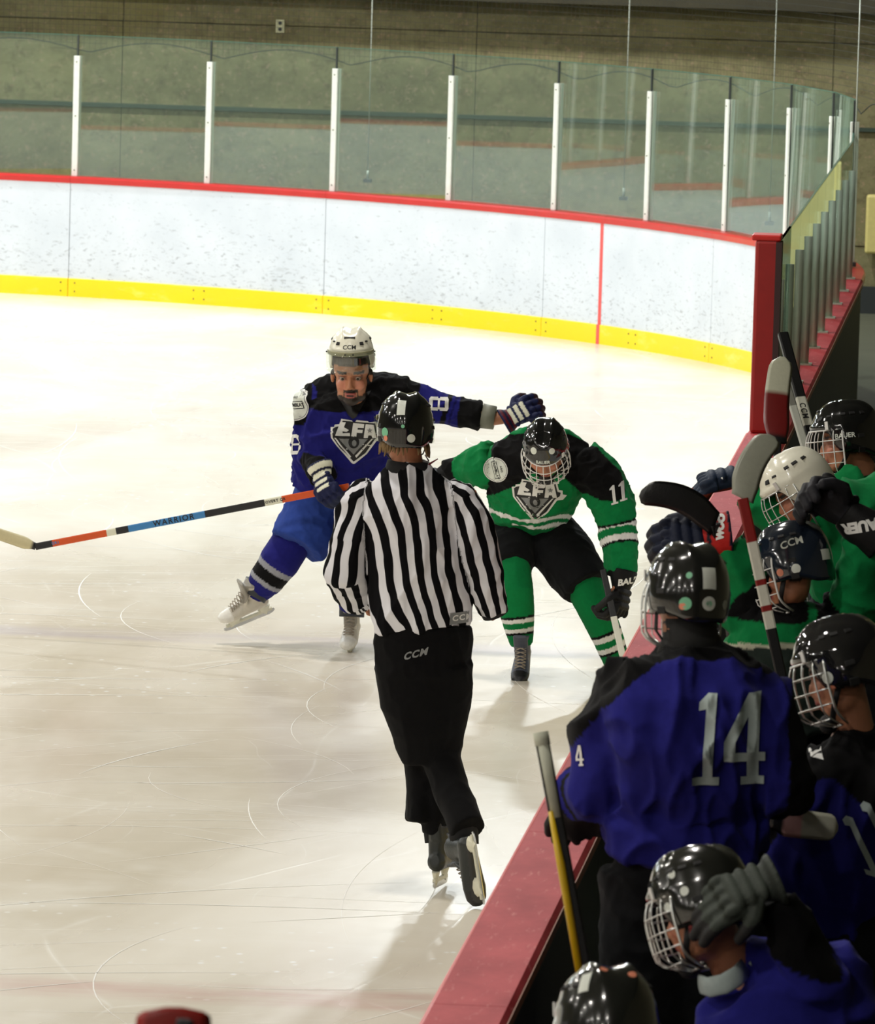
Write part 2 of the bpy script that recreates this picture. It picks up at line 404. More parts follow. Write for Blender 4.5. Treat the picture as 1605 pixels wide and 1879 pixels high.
# visible seams measured on the boards: every 2.44 m (two glass bays)
s0 = .794
pan = [(s0-1.219+2.438*i) for i in range(0, 10)]
q = RC*PI/2
lastS = pan[-1]
SG = None
for i in range(len(pan)-1):
    a, c_ = pan[i]+.003, pan[i+1]-.003
    me = mesh('board_panel', *sweep(a, c_, [(0, .15), (0, .965), (.012, .965), (.012, .15)]), smooth=False)
    link('board_panel', me, m_board, boards)
    me = mesh('kick_plate', *sweep(a, c_, [(-.012, 0), (-.012, .148), (-.008, .152), (.012, .152), (.012, 0)]), smooth=False)
    kp = link('kick_plate', me, m_kick, boards)
    mbs = MB()
    for u in (a+.06, (a+c_)/2-.05, (a+c_)/2+.05, c_-.06):
        for z in (.045, .115):
            p, t, nn = path(u, -.0125); mbs.tube([p+Vector((0, 0, z)), p-nn*.003+Vector((0, 0, z))], .007, 8)
    mbs.build('screw', m_screw, kp, smooth=False)['kind'] = 'stuff'
    me = mesh('cap_rail', *sweep(a-.002, c_+.002, [(-.012, .945), (-.016, .985), (-.008, 1.0), (LW, 1.0), (LW+.012, .985), (LW+.01, .95), (.014, .95)]), smooth=False)
    link('cap_rail', me, m_cap, boards)
me = mesh('board_back', *sweep(pan[0], pan[-1], [(.016, 0), (.016, .94), (LW-.02, .94), (LW-.02, 0)]), smooth=False); link('board_back', me, m_blackp, boards)
# rest of the oval (opposite side and end), plainer
far = tot-(LEN-2*RC)-.01
for nm, pr, mm in (('board_run', [(0, .15), (0, .965), (.1, .965), (.1, .15)], m_board), ('kick_run', [(-.012, 0), (-.012, .152), (.1, .152), (.1, 0)], m_kick), ('cap_run', [(-.014, .95), (-.014, 1.0), (LW, 1.0), (LW, .95)], m_cap)):
    link(nm, mesh(nm, *sweep(pan[-1], far, pr, .6), smooth=False), mm, boards)
# red goal line strip on the boards
sgl = None
best = 1e9
for i in range(3000):
    s_ = i*.006; p, t, nn = path(s_, 0)
    v = p-CAM; a = (v.dot(ux))/(v.dot(FW))*FPX+802.5
    if abs(a-1098) < best: best = abs(a-1098); sgl = s_
link('goal_line_strip', mesh('goal_line_strip', *sweep(sgl-.02, sgl+.02, [(-.0155, 0), (-.0155, .152), (-.003, .154), (-.003, .945), (.002, .945), (.002, 0)]), smooth=False), m_redline, boards)

# --- glass
m_glass, nt, b = new_mat('rink_glass'); L = nt.links.new
nt.nodes.remove(b); out = nt.nodes['Material Output']
tr = N(nt, 'ShaderNodeBsdfTransparent'); tr.inputs[0].default_value = (.90, .955, .93, 1)
gl = N(nt, 'ShaderNodeBsdfGlossy'); gl.inputs['Roughness'].default_value = .0; gl.inputs[0].default_value = (.92, 1, .97, 1)
df = N(nt, 'ShaderNodeBsdfDiffuse'); df.inputs[0].default_value = (.55, .68, .60, 1)
gg = N(nt, 'ShaderNodeNewGeometry'); dp = N(nt, 'ShaderNodeVectorMath', operation='DOT_PRODUCT'); L(gg.outputs['Normal'], dp.inputs[0]); L(gg.outputs['Incoming'], dp.inputs[1])
ab = math_('SUBTRACT', 1.0, math_('ABSOLUTE', dp.outputs['Value'])); fres = math_('MULTIPLY_ADD', math_('POWER', ab, 5.0), .92, .08)
m1 = N(nt, 'ShaderNodeMixShader'); m1.inputs[0].default_value = .045; L(tr.outputs[0], m1.inputs[1]); L(df.outputs[0], m1.inputs[2])
m2 = N(nt, 'ShaderNodeMixShader'); L(fres, m2.inputs[0]); L(m1.outputs[0], m2.inputs[1]); L(gl.outputs[0], m2.inputs[2]); L(m2.outputs[0], out.inputs[0])
m_gedge = mat('glass_edge', srgb(70, 110, 96), .2)
m_postw = mat('post_white', srgb(225, 225, 215), .45)
m_alu = mat('post_aluminium', srgb(200, 204, 186), .35, metal=.15, noise=.06)
m_gask = mat('gasket', (.03, .035, .03), .7)
egl = empty('rink_glass', (-9, YE, 1.0), 'tall clear shielding glass on white posts above the curved end boards', 'rink glass')
GOFF = LW*.5
def pane(sa, sb_, z0, z1, parent, lean):
    p0, t0, n0 = path(sa, GOFF); p1, t1, n1 = path(sb_, GOFF)
    X = (p1-p0); w_ = X.length; X.normalize(); nn = Vector((X.y, -X.x, 0)); 
    if nn.dot(n0) < 0: nn = -nn
    Z = (Vector((0, 0, 1))+nn*lean).normalized()
    NN = X.cross(Z)
    c = (p0+p1)/2+Vector((0, 0, z0))+Z*((z1-z0)/2)
    g = MB().box(c, (w_-.01, .012, z1-z0), X, NN, Z).build('glass_pane', m_glass, parent, smooth=False)
    e = MB().box(c+Z*((z1-z0)/2+.002), (w_-.01, .012, .005), X, NN, Z).build('polished_edge', m_gedge, g, smooth=False)
    return g
GT = 2.17
rr_ = random.Random(5)
for k in range(0, 18):
    s = s0+1.219*k
    p, t, nn = path(s, GOFF)
    hp = 1.0 if k else 1.02
    po = MB().box(p+nn*-.014+Vector((0, 0, 1.0+hp/2)), (.052, .016, hp), t, nn).build('post', m_postw, egl, smooth=False, bevel=.003)
    MB().box(p+nn*.022+Vector((0, 0, 1.0+hp/2)), (.045, .03, hp), t, nn).build('post_back', m_alu, po, smooth=False)
    MB().box(p+nn*.003+Vector((0, 0, 1.0+GT/2-.5+.0)), (.012, .016, GT-1.0), t, nn).build('gasket', m_gask, po, smooth=False)
    mb = MB()
    for z in (1.05, 1.5, 1.95): mb.tube([p-nn*.021+Vector((0, 0, z)), p-nn*.026+Vector((0, 0, z))], .006, 6)
    mb.build('screw', m_screw, po, smooth=False)['kind'] = 'stuff'
    if k < 17: pane(s, s+1.219, 1.0, GT, egl, .016+rr_.uniform(-.003, .003))
sgl_ = empty('side_glass', (.09, 40, 1.0), 'low side glass on grey aluminium posts standing on the red ledge', 'rink glass')
PADY = 33.55
for k in range(1, 11):
    s = s0-1.219*k
    p, t, nn = path(s, GOFF)
    if p.y < PADY+.3: break
    hp = .74
    mb = MB(); mb.tube([p+Vector((0.0, 0, 1.0)), p+Vector((0.0, 0, 1.0+hp))], [(.031, .03), (.031, .03)], 16)
    po = mb.build('post', m_alu, sgl_, smooth=True)
    MB().box(p+Vector((-.036, 0, 1.0+hp/2)), (.014, .042, hp)).build('face_plate', m_postw, po, smooth=False)
    MB().box(p+Vector((.0, 0, 1.004)), (.10, .09, .012)).build('base_plate', m_alu, po, smooth=False)
    sb_ = s0-1.219*(k-1)
    pane(s, sb_, 1.0, 1.94, sgl_, 0.0)
pane(PADY-YC+.10, s-0.0 if False else s0-1.219*(k-1), 1.0, 1.94, sgl_, 0.0)
# end pane gap closer between tall corner post and side glass is the k=1 pane

# --- near side boards with the wide red ledge
m_ledge, nt, b = new_mat('ledge_red'); L = nt.links.new
pos = N(nt, 'ShaderNodeNewGeometry').outputs['Position']
base = ramp(noise_node(2.2, 6, mapping(pos, (2, 1, 1)), .65), [(.3, srgb(158, 32, 38)), (.7, srgb(196, 70, 74))])
base = mixc(ramp(noise_node(14, 5, mapping(pos, (3, .5, 1)), .7), [(.58, 0.0), (.72, .6)]), base, srgb(222, 140, 138))
L(base, b.inputs['Base Color']); b.inputs['Roughness'].default_value = .6; b.inputs['Specular IOR Level'].default_value = .2
side = empty('side_boards', (0, 30, 0), 'near side boards with wide worn red ledge and black back beside the bench', 'boards')
y = -4.0
while y < YC-.5:
    y2 = min(y+2.438, YC-.43)
    MB().box((.006, (y+y2)/2, .48), (.012, y2-y-.006, .95)).build('board_panel', m_board, side, smooth=False)
    MB().box((LW-.006, (y+y2)/2, .48), (.012, y2-y-.006, .94)).build('back_panel', m_blackp, side, smooth=False)
    y = y2
MB().box((.0, 20.55, .076), (.03, 49.1, .15)).build('kick_plate', m_kick, side, smooth=False)
MB().box((LW/2, 20.55, .47), (LW-.03, 49.1, .92)).build('frame', m_blackp, side, smooth=False)
y = -4.0
while y < YC-.5:
    y2 = min(y+3.0, YC-.43)
    vs, fs = [], []
    pr = [(-.012, .94), (-.018, .98), (-.008, 1.0), (LW, 1.0), (LW+.012, .985), (LW+.012, .95), (LW+.002, .94)]
    for yy in (y+.002, y2-.002):
        for a, z in pr: vs.append((a, yy, z))
    k = len(pr); fs = [(i, (i+1) % k, k+(i+1) % k, k+i) for i in range(k)]+[tuple(range(k-1, -1, -1)), tuple(range(k, 2*k))]
    link('ledge', mesh('ledge', vs, fs, False), m_ledge, side)
    y = y2
MB().box((LW+.012, 20.55, .968), (.008, 49.1, .03)).build('ledge_edge', mat('ledge_edge_tan', srgb(168, 110, 84), .6), side, smooth=False)
MB().tube([(-.012, -4, .985), (-.012, PADY, .985)], .011, 8).build('ledge_nosing', mat('nosing_red', srgb(214, 60, 54), .35), side)
# padded red end where the glass starts
pad = empty('termination_pad', (.06, PADY, 1.0), 'upright dark red pad closing the end of the side glass at the bench', 'pad')
MB().box((.062, PADY, 1.495), (.125, .16, .99)).build('foam_block', mat('pad_red', srgb(150, 22, 20), .45, noise=.15, nscale=20), pad, smooth=False, bevel=.018)
MB().box((.055, PADY+.02, 2.0), (.15, .20, .03)).build('top_cap', mat('pad_red_bright', srgb(206, 36, 30), .4), pad, smooth=False, bevel=.008)
MB().box((.12, PADY-.01, 1.5), (.03, .16, .96)).build('clamp_channel', mat('pad_channel', (.04, .015, .015), .5), pad, smooth=False)

# --- bench area floor, bench, back wall
tag(MB().box((4, 15, -.025), (7.7, 56, .05)).build('floor', m_rubber, smooth=False), kind='structure')
bench = empty('players_bench', (1.85, 18, 0), 'long dark bench behind the side boards under the seated players', 'bench')
MB().box((1.85, 20, .44), (.34, 20, .05)).build('seat', mat('bench_black', (.012, .012, .012), .6), bench, smooth=False)
for k in range(9): MB().box((1.85, 11+k*2.25, .21), (.3, .08, .42)).build('leg', bpy.data.materials['bench_black'], bench, smooth=False)

# --- netting and its cables
m_net = mat('net_black', (.015, .017, .015), .9)
NO = .30
net = MB()
def netpt(s, z): 
    p, t, nn = path(s, NO); return Vector((p.x, p.y, z)), t, nn
zb = lambda s: 2.02 + .10*abs(math.sin((s-s0)/1.219*PI))
s = .1
cell = .05
while s < 19.0:
    p, t, nn = netpt(s, 0); w_ = .0012
    zb_ = zb(s)
    net.add([p-t*w_+Vector((0, 0, zb_)), p+t*w_+Vector((0, 0, zb_)), p+t*w_+Vector((0, 0, 2.95)), p-t*w_+Vector((0, 0, 2.95))], [(0, 1, 2, 3)])
    s += cell
z = 2.05
while z < 2.95:
    sa = .1; k0 = len(net.v); first = True
    while sa < 19.0:
        if zb(sa) < z:
            p, t, nn = netpt(sa, z); p2, t2, n2 = netpt(sa+.25, z)
            net.add([p+Vector((0, 0, -.0012)), p2+Vector((0, 0, -.0012)), p2+Vector((0, 0, .0012)), p+Vector((0, 0, .0012))], [(0, 1, 2, 3)])
        sa += .25
    z += cell
# lower hem cord drooping between posts
pts = []
sa = .1
while sa < 19:
    p, t, nn = netpt(sa, zb(sa)); pts.append(p); sa += .12
net.tube(pts, .004, 5)
# gathered edge by the last cable
for i in range(14):
    pts = []
    for j in range(9):
        u = j/8; p, t, nn = netpt(.05+1.25*u, 2.93-.055*i-.09*math.sin(PI*u)*(1+.3*math.sin(i*1.7))+.02*math.sin(9*u+i)); pts.append(p)
    net.tube(pts, .0022, 4)
netob = net.build('protective_netting', m_net, None, smooth=False)
tag(netob, 'fine black netting hanging above the end glass', 'netting', kind='stuff')
m_cable = mat('steel_cable', srgb(170, 172, 158), .4, metal=.3)
for px, Yp, lb in ((683, YE+.10, 'thin steel cable reaching the cap rail between the third and fourth white posts'), (1155, 53.35, 'thin steel cable behind the glass above the red line on the boards'),
                   (1425, 50.7, 'thin steel cable right of the seventh white post'), (1578, YC+.7, 'thin steel cable at the gathered right end of the netting')):
    top = at(px, 0, Yp); x, y_ = top.x, Yp
    r_ = empty('net_cable', (x, y_, 1.0), lb, 'cable', 'steel cables that hold the netting')
    MB().tube([(x, y_, 1.02), (x, y_, 2.95)], .0045, 6).build('cable', m_cable, r_)
    MB().box((x, y_, 1.025), (.07, .05, .03)).build('anchor', m_gask, r_, smooth=False, bevel=.004)
    MB().tube([(x, y_, 1.04), (x, y_, 1.11)], .011, 8).build('turnbuckle', m_cable, r_)

# --- marks cut by skates (white grooves lying in the ice)
m_mark = mat('ice_shavings', srgb(250, 248, 240), .7)
mk = MB(); r3 = random.Random(11)
for i in range(900):
    y = r3.uniform(20, 46); x = r3.uniform(-9, -.4) if r3.random() < .8 else r3.uniform(-9, -3)
    R0 = r3.uniform(1.2, 9); a0 = r3.uniform(0, 2*PI); sp_ = r3.uniform(.4, 2.8)/R0; ww = r3.choice([.0008, .001, .0013, .0016, .002, .003])
    if r3.random() < .45: a0 = PI/2+r3.uniform(-.3, .3)+ (PI if r3.random() < .5 else 0)
    k = len(mk.v); n = max(4, int(sp_*R0/.15)); ok = True
    for j in range(n+1):
        a = a0+sp_*j/n; tw = ww*(.25+math.sin(PI*j/n))
        cx, cy_ = x-R0*math.cos(a0), y-R0*math.sin(a0)
        for q_ in (-tw, tw):
            X, Y_ = cx+(R0+q_)*math.cos(a), cy_+(R0+q_)*math.sin(a)
            if X > -.05: ok = False
            mk.v.append(Vector((X, Y_, .0012)))
    if not ok: mk.v = mk.v[:k]; continue
    mk.f += [(k+2*j, k+2*j+1, k+2*j+3, k+2*j+2) for j in range(n)]
tag(mk.build('skate_marks', m_mark, None, smooth=False), 'thin white curved cuts left by skate blades on the ice', 'skate marks', kind='stuff')
# ------------------------------------------------------------------ figure kit
from mathutils.geometry import tessellate_polygon
def Wd(dx, dy, dd=0.0):
    """direction: dx right, dy down (as seen), dd away from the viewer, in the world"""
    v = ux*dx - uy*dy + Vector((0, 1, 0))*dd
    return v.normalized()
def frame(fwd, up):
    f = fwd.normalized(); u = (up-f*up.dot(f)).normalized(); r = f.cross(u)
    return r, f, u
def mixv(a, b, t): return a*(1-t)+b*t
# cloth and gear materials
m_cloth = col_mat('jersey_knit', .9, .03, .35, 330, .16, .12, bdist=.002)
m_skin = col_mat('skin', .5, .0, .12, 90, .10, .45)
m_gear = col_mat('padded_gear', .6, .0, .3, 140, .12, .2)
m_boot = col_mat('skate_boot', .42, .0, .2, 120, .12, .5)
m_white = mat('print_white', srgb(226, 226, 222), .6, noise=.05)
m_grey = mat('print_grey', srgb(128, 130, 130), .6, noise=.06)
m_gridw = mat('number_mesh_white', srgb(176, 190, 188), .8, noise=.1, nscale=90)
m_black = mat('print_black', (.008, .008, .009), .6)
m_steel = mat('blade_steel', (.62, .63, .62), .25, metal=.9, noise=.04)
m_wire = mat('cage_wire', (.72, .74, .72), .3, metal=.8, noise=.04)
m_wirew = mat('cage_wire_white', (.75, .75, .72), .4, noise=.04)
m_holder = mat('holder_white', srgb(222, 220, 200), .4, noise=.08)
m_lace = mat('lace', srgb(150, 140, 126), .8)
m_eye = mat('eye_white', srgb(150, 134, 122), .25, noise=.02)
m_iris = mat('iris', (.02, .012, .008), .2)
m_hdark = mat('vent_dark', (.006, .006, .006), .7)
m_hblack = mat('helmet_black', (.006, .0065, .0065), .12, noise=.2, nscale=20, coat=.5, spec=.6)
m_hnavy = mat('helmet_navy', (.010, .016, .028), .12, noise=.2, nscale=20, coat=.5, spec=.6)
m_hwhite = mat('helmet_white', srgb(232, 230, 212), .28, noise=.05, nscale=12, coat=.3)
m_foam = mat('liner_foam', (.02, .02, .02), .8)
m_stick1 = mat('sticker_green', srgb(120, 190, 150), .4)
m_sticko = mat('sticker_orange', srgb(225, 140, 110), .4)
m_stickglintw = mat('sticker_glint_white', srgb(215, 220, 210), .4)
m_lens, nt, b = new_mat('visor_clear'); L = nt.links.new
nt.nodes.remove(b)
tr = N(nt, 'ShaderNodeBsdfTransparent'); tr.inputs[0].default_value = (.93, .95, .92, 1)
gl = N(nt, 'ShaderNodeBsdfGlossy'); gl.inputs['Roughness'].default_value = .03
ms = N(nt, 'ShaderNodeMixShader'); ms.inputs[0].default_value = .09
L(tr.outputs[0], ms.inputs[1]); L(gl.outputs[0], ms.inputs[2]); L(ms.outputs[0], nt.nodes['Material Output'].inputs[0])

def tubecoord(P, pts, rad):
    """per vertex: scaled distance to a limb, arc length along it"""
    best = np.full(len(P), 1e9); arc = np.zeros(len(P)); acc = 0
    pts = [np.array(p) for p in pts]
    for i in range(len(pts)-1):
        a, b_ = pts[i], pts[i+1]; d = b_-a; l = np.linalg.norm(d)
        if l < 1e-6: continue
        t = (P-a)@d/(l*l); tc_ = np.clip(t, 0, 1)
        q = np.linalg.norm(P-(a+tc_[:, None]*d), axis=1)/(rad[i]*(1-tc_)+rad[i+1]*tc_)
        m_ = q < best; best[m_] = q[m_]; arc[m_] = acc+(t if i in (0, len(pts)-2) else tc_)[m_]*l
        acc += l
    return best, arc
def rmax(r): return max(r) if isinstance(r, (tuple, list)) else r

def text_shape(s, size, bold=0.0, spacing=1.0):
    cu = bpy.data.curves.new('t', 'FONT'); cu.body = s; cu.size = size; cu.align_x = 'CENTER'; cu.align_y = 'CENTER'
    cu.offset = bold; cu.space_character = spacing; cu.resolution_u = 3
    o = bpy.data.objects.new('t', cu); COL.objects.link(o)
    dg = bpy.context.evaluated_depsgraph_get(); dg.update()
    me = bpy.data.meshes.new_from_object(o.evaluated_get(dg))
    vs = [(v.co.x, v.co.y) for v in me.vertices]; fs = [tuple(p.vertices) for p in me.polygons]
    bpy.data.objects.remove(o); bpy.data.meshes.remove(me); bpy.data.curves.remove(cu)
    return vs, fs
def poly_shape(polys):
    vs = []; fs = []
    for p in polys:
        k = len(vs); vs += list(p)
        for t in tessellate_polygon([[Vector((x, y, 0)) for x, y in p]]): fs.append(tuple(k+i for i in t))
    return vs, fs
def circle(r, n=24, c=(0, 0), e=1.0): return [(c[0]+r*math.cos(2*PI*i/n), c[1]+e*r*math.sin(2*PI*i/n)) for i in range(n)]
def decal(name, shape, origin, X, Y, target, m, parent, off=.003, seg=.015, dirn=None, maxd=.35):
    """flat print wrapped onto the surface of a garment or helmet"""
    vs, fs = shape; X = X.normalized(); Y = Y.normalized(); Nn = X.cross(Y).normalized()
    if dirn is None: dirn = -Nn
    bm = bmesh.new(); bv = [bm.verts.new((x, y, 0)) for x, y in vs]
    for f in fs:
        try: bm.faces.new([bv[i] for i in f])
        except ValueError: pass
    for _ in range(5):
        bmesh.ops.triangulate(bm, faces=bm.faces[:])
        es = [e for e in bm.edges if e.calc_length() > seg]
        if not es: break
        bmesh.ops.subdivide_edges(bm, edges=es, cuts=1)
    bmesh.ops.triangulate(bm, faces=bm.faces[:])
    miss = []
    for v in bm.verts:
        p = origin+X*v.co.x+Y*v.co.y
        loc, nn, idx, dist = target.ray_cast(p-dirn*.12, dirn, maxd)
        if loc is None: miss.append(v)
        else: v.co = loc - dirn*off
    bmesh.ops.delete(bm, geom=miss, context='VERTS')
    me = bpy.data.meshes.new(name); bm.to_mesh(me); bm.free()
    if not me.polygons: bpy.data.meshes.remove(me); return None
    me.polygons.foreach_set('use_smooth', [True]*len(me.polygons))
    return link(name, me, m, parent)
def bvh(me): return BVHTree.FromPolygons([v.co.copy() for v in me.vertices], [tuple(p.vertices) for p in me.polygons])

# ---- head, hands
def head_shapes(mb, c, fwd, up, s=1.0, ears=True):
    r, f, u = frame(fwd, up); K = dict(X=r, Y=f, Z=u)
    e = lambda a, b_, d, rr, **k: mb.ell(c+(r*a+f*b_+u*d)*s, tuple(q*s for q in rr), nu=14, nv=10, **K)
    e(0, -.008, .035, (.076, .096, .088)); e(0, .018, -.03, (.064, .070, .086))
    e(0, .050, -.094, (.032, .032, .024)); e(.032, .02, -.078, (.028, .045, .03)); e(-.032, .02, -.078, (.028, .045, .03))
    e(0, .080, .024, (.048, .014, .011)); e(.036, .064, -.028, (.022, .02, .022)); e(-.036, .064, -.028, (.022, .02, .022))
    mb.tube([c+(f*.084+u*.008)*s, c+(f*.098-u*.018)*s, c+(f*.104-u*.036)*s], [.008*s, .010*s, .012*s], 8)
    e(.011, .093, -.038, (.009, .010, .008)); e(-.011, .093, -.038, (.009, .010, .008))
    e(0, .088, -.062, (.024, .011, .007)); e(0, .086, -.073, (.020, .011, .007))
    e(.031, .0735, .0135, (.017, .011, .0065)); e(-.031, .0735, .0135, (.017, .011, .0065)); e(.031, .072, -.0125, (.016, .010, .005)); e(-.031, .072, -.0125, (.016, .010, .005))
    if ears:
        e(.078, -.01, -.008, (.010, .020, .030)); e(-.078, -.01, -.008, (.010, .020, .030))
def hand_shapes(mb, w_, D, P, curl, k, rad, thumb=1, spread=.028, pl=.085):
    """palm, four unequal fingers and a thumb; D to the knuckles, P out of the palm; k = overall size"""
    D = D.normalized(); P = (P-D*P.dot(D)).normalized(); S = D.cross(P)*thumb
    mb.tube([w_, w_+D*.03*k, w_+D*.07*k, w_+D*(pl+.01)*k], [(.034*k, .024*k), (.044*k, .026*k), (.050*k, .024*k), (.048*k, .02*k)], 12, side=S)
    for i, ln in enumerate((.92, 1.0, .95, .78)):
        b_ = w_+D*(pl-.004*abs(i-1.2))*k+S*(1.5-i)*spread*k
        pts = [b_-D*.02*k, b_]; a = 0
        for j, l in enumerate((.046, .034, .028)):
            a += curl*(1.0, 1.25, .8)[j]
            pts.append(pts[-1]+(D*math.cos(a)+P*math.sin(a))*l*ln*k)
        mb.tube(pts, [rad*1.05, rad*1.08, rad, rad*.94, rad*.8], 8)
        mb.ell(pts[-1], (rad*.8,)*3, nu=8, nv=6)
    b_ = w_+D*.03*k+S*.036*k; T = (D*.55+S*.75+P*.30).normalized()
    pts = [b_, b_+T*.035*k, b_+T*.035*k+(D*.75+S*.2+P*.6).normalized()*.034*k, b_+T*.035*k+(D*.75+S*.2+P*.6).normalized()*.034*k+(D*.6-S*.1+P*.8).normalized()*.026*k]
    mb.tube(pts, [rad*1.25, rad*1.15, rad, rad*.85], 8); mb.ell(pts[-1], (rad*.85,)*3, nu=8, nv=6)
SKIN = srgb(184, 124, 92); SKIN_D = srgb(170, 108, 78)
def glove(parent, w_, D, P, curl, cols, thumb=1, k=1.12, cuff_len=.10, txt=None, txtm=None, voxs=.0045):
    """hockey glove: flared cuff, ribbed back rolls, five padded fingers. cols = base, cuff, roll, palm"""
    D = D.normalized(); P = (P-D*P.dot(D)).normalized(); S = D.cross(P)
    mb = MB(); hand_shapes(mb, w_, D, P, curl, k, .0155*k, thumb)
    for i, ln in enumerate((.92, 1.0, .95, .78)):          # padded rolls over the knuckles
        b_ = w_+D*(.085)*k+S*thumb*(1.5-i)*.028*k
        mb.ell(b_-P*.012*k, (.014*k, .024*k, .014*k), X=S, Y=D, Z=P, nu=10, nv=8)
    for q in (.012, .04, .066): mb.ell(w_+D*q*k-P*.017*k, (.050*k, .0155*k, .018*k), X=S, Y=D, Z=P, nu=14, nv=8, p=.8)
    me = vox(mb, voxs, 2, 'glove')
    p = get_co(me); rel = p-np.array(w_)
    d = rel@np.array(D); pp = rel@np.array(P); ss = rel@np.array(S)
    C = np.tile(np.array(cols[0]), (len(p), 1))
    C[pp > .012*k] = cols[3]
    roll = (pp < -.012*k) & (d > -.01) & (d < .075*k) & (np.abs(ss) < .034*k)
    C[roll & ((d*1000/k).astype(int) % 27 < 17)] = cols[2]
    set_col(me, C)
    g = link('glove', me, m_gear, parent)
    mc = MB(); mc.tube([w_-D*cuff_len*k, w_-D*cuff_len*.55*k, w_-D*.01*k, w_+D*.012*k], [(.062*k, .052*k), (.056*k, .047*k), (.047*k, .036*k), (.040*k, .028*k)], 20, side=S)
    me2 = vox(mc, .006, 1, 'cuff'); C2 = np.tile(np.array(cols[1]), (len(me2.vertices), 1)); p2 = get_co(me2); d2 = (p2-np.array(w_))@np.array(D)
    C2[np.abs(d2+.012*k) < .006] = np.array(cols[0])*.5; C2[np.abs(d2+cuff_len*k) < .010] = cols[0]
    set_col(me2, C2); cf = link('cuff', me2, m_gear, g)
    if txt:
        ctr = w_-D*cuff_len*.5*k
        decal('cuff_lettering', text_shape(txt, .042, .002), ctr-P*.05, txtm[0], txtm[1], bvh(me2), m_white, g, off=.003, seg=.012, dirn=(txtm[2] if len(txtm) > 2 else P))
    return g
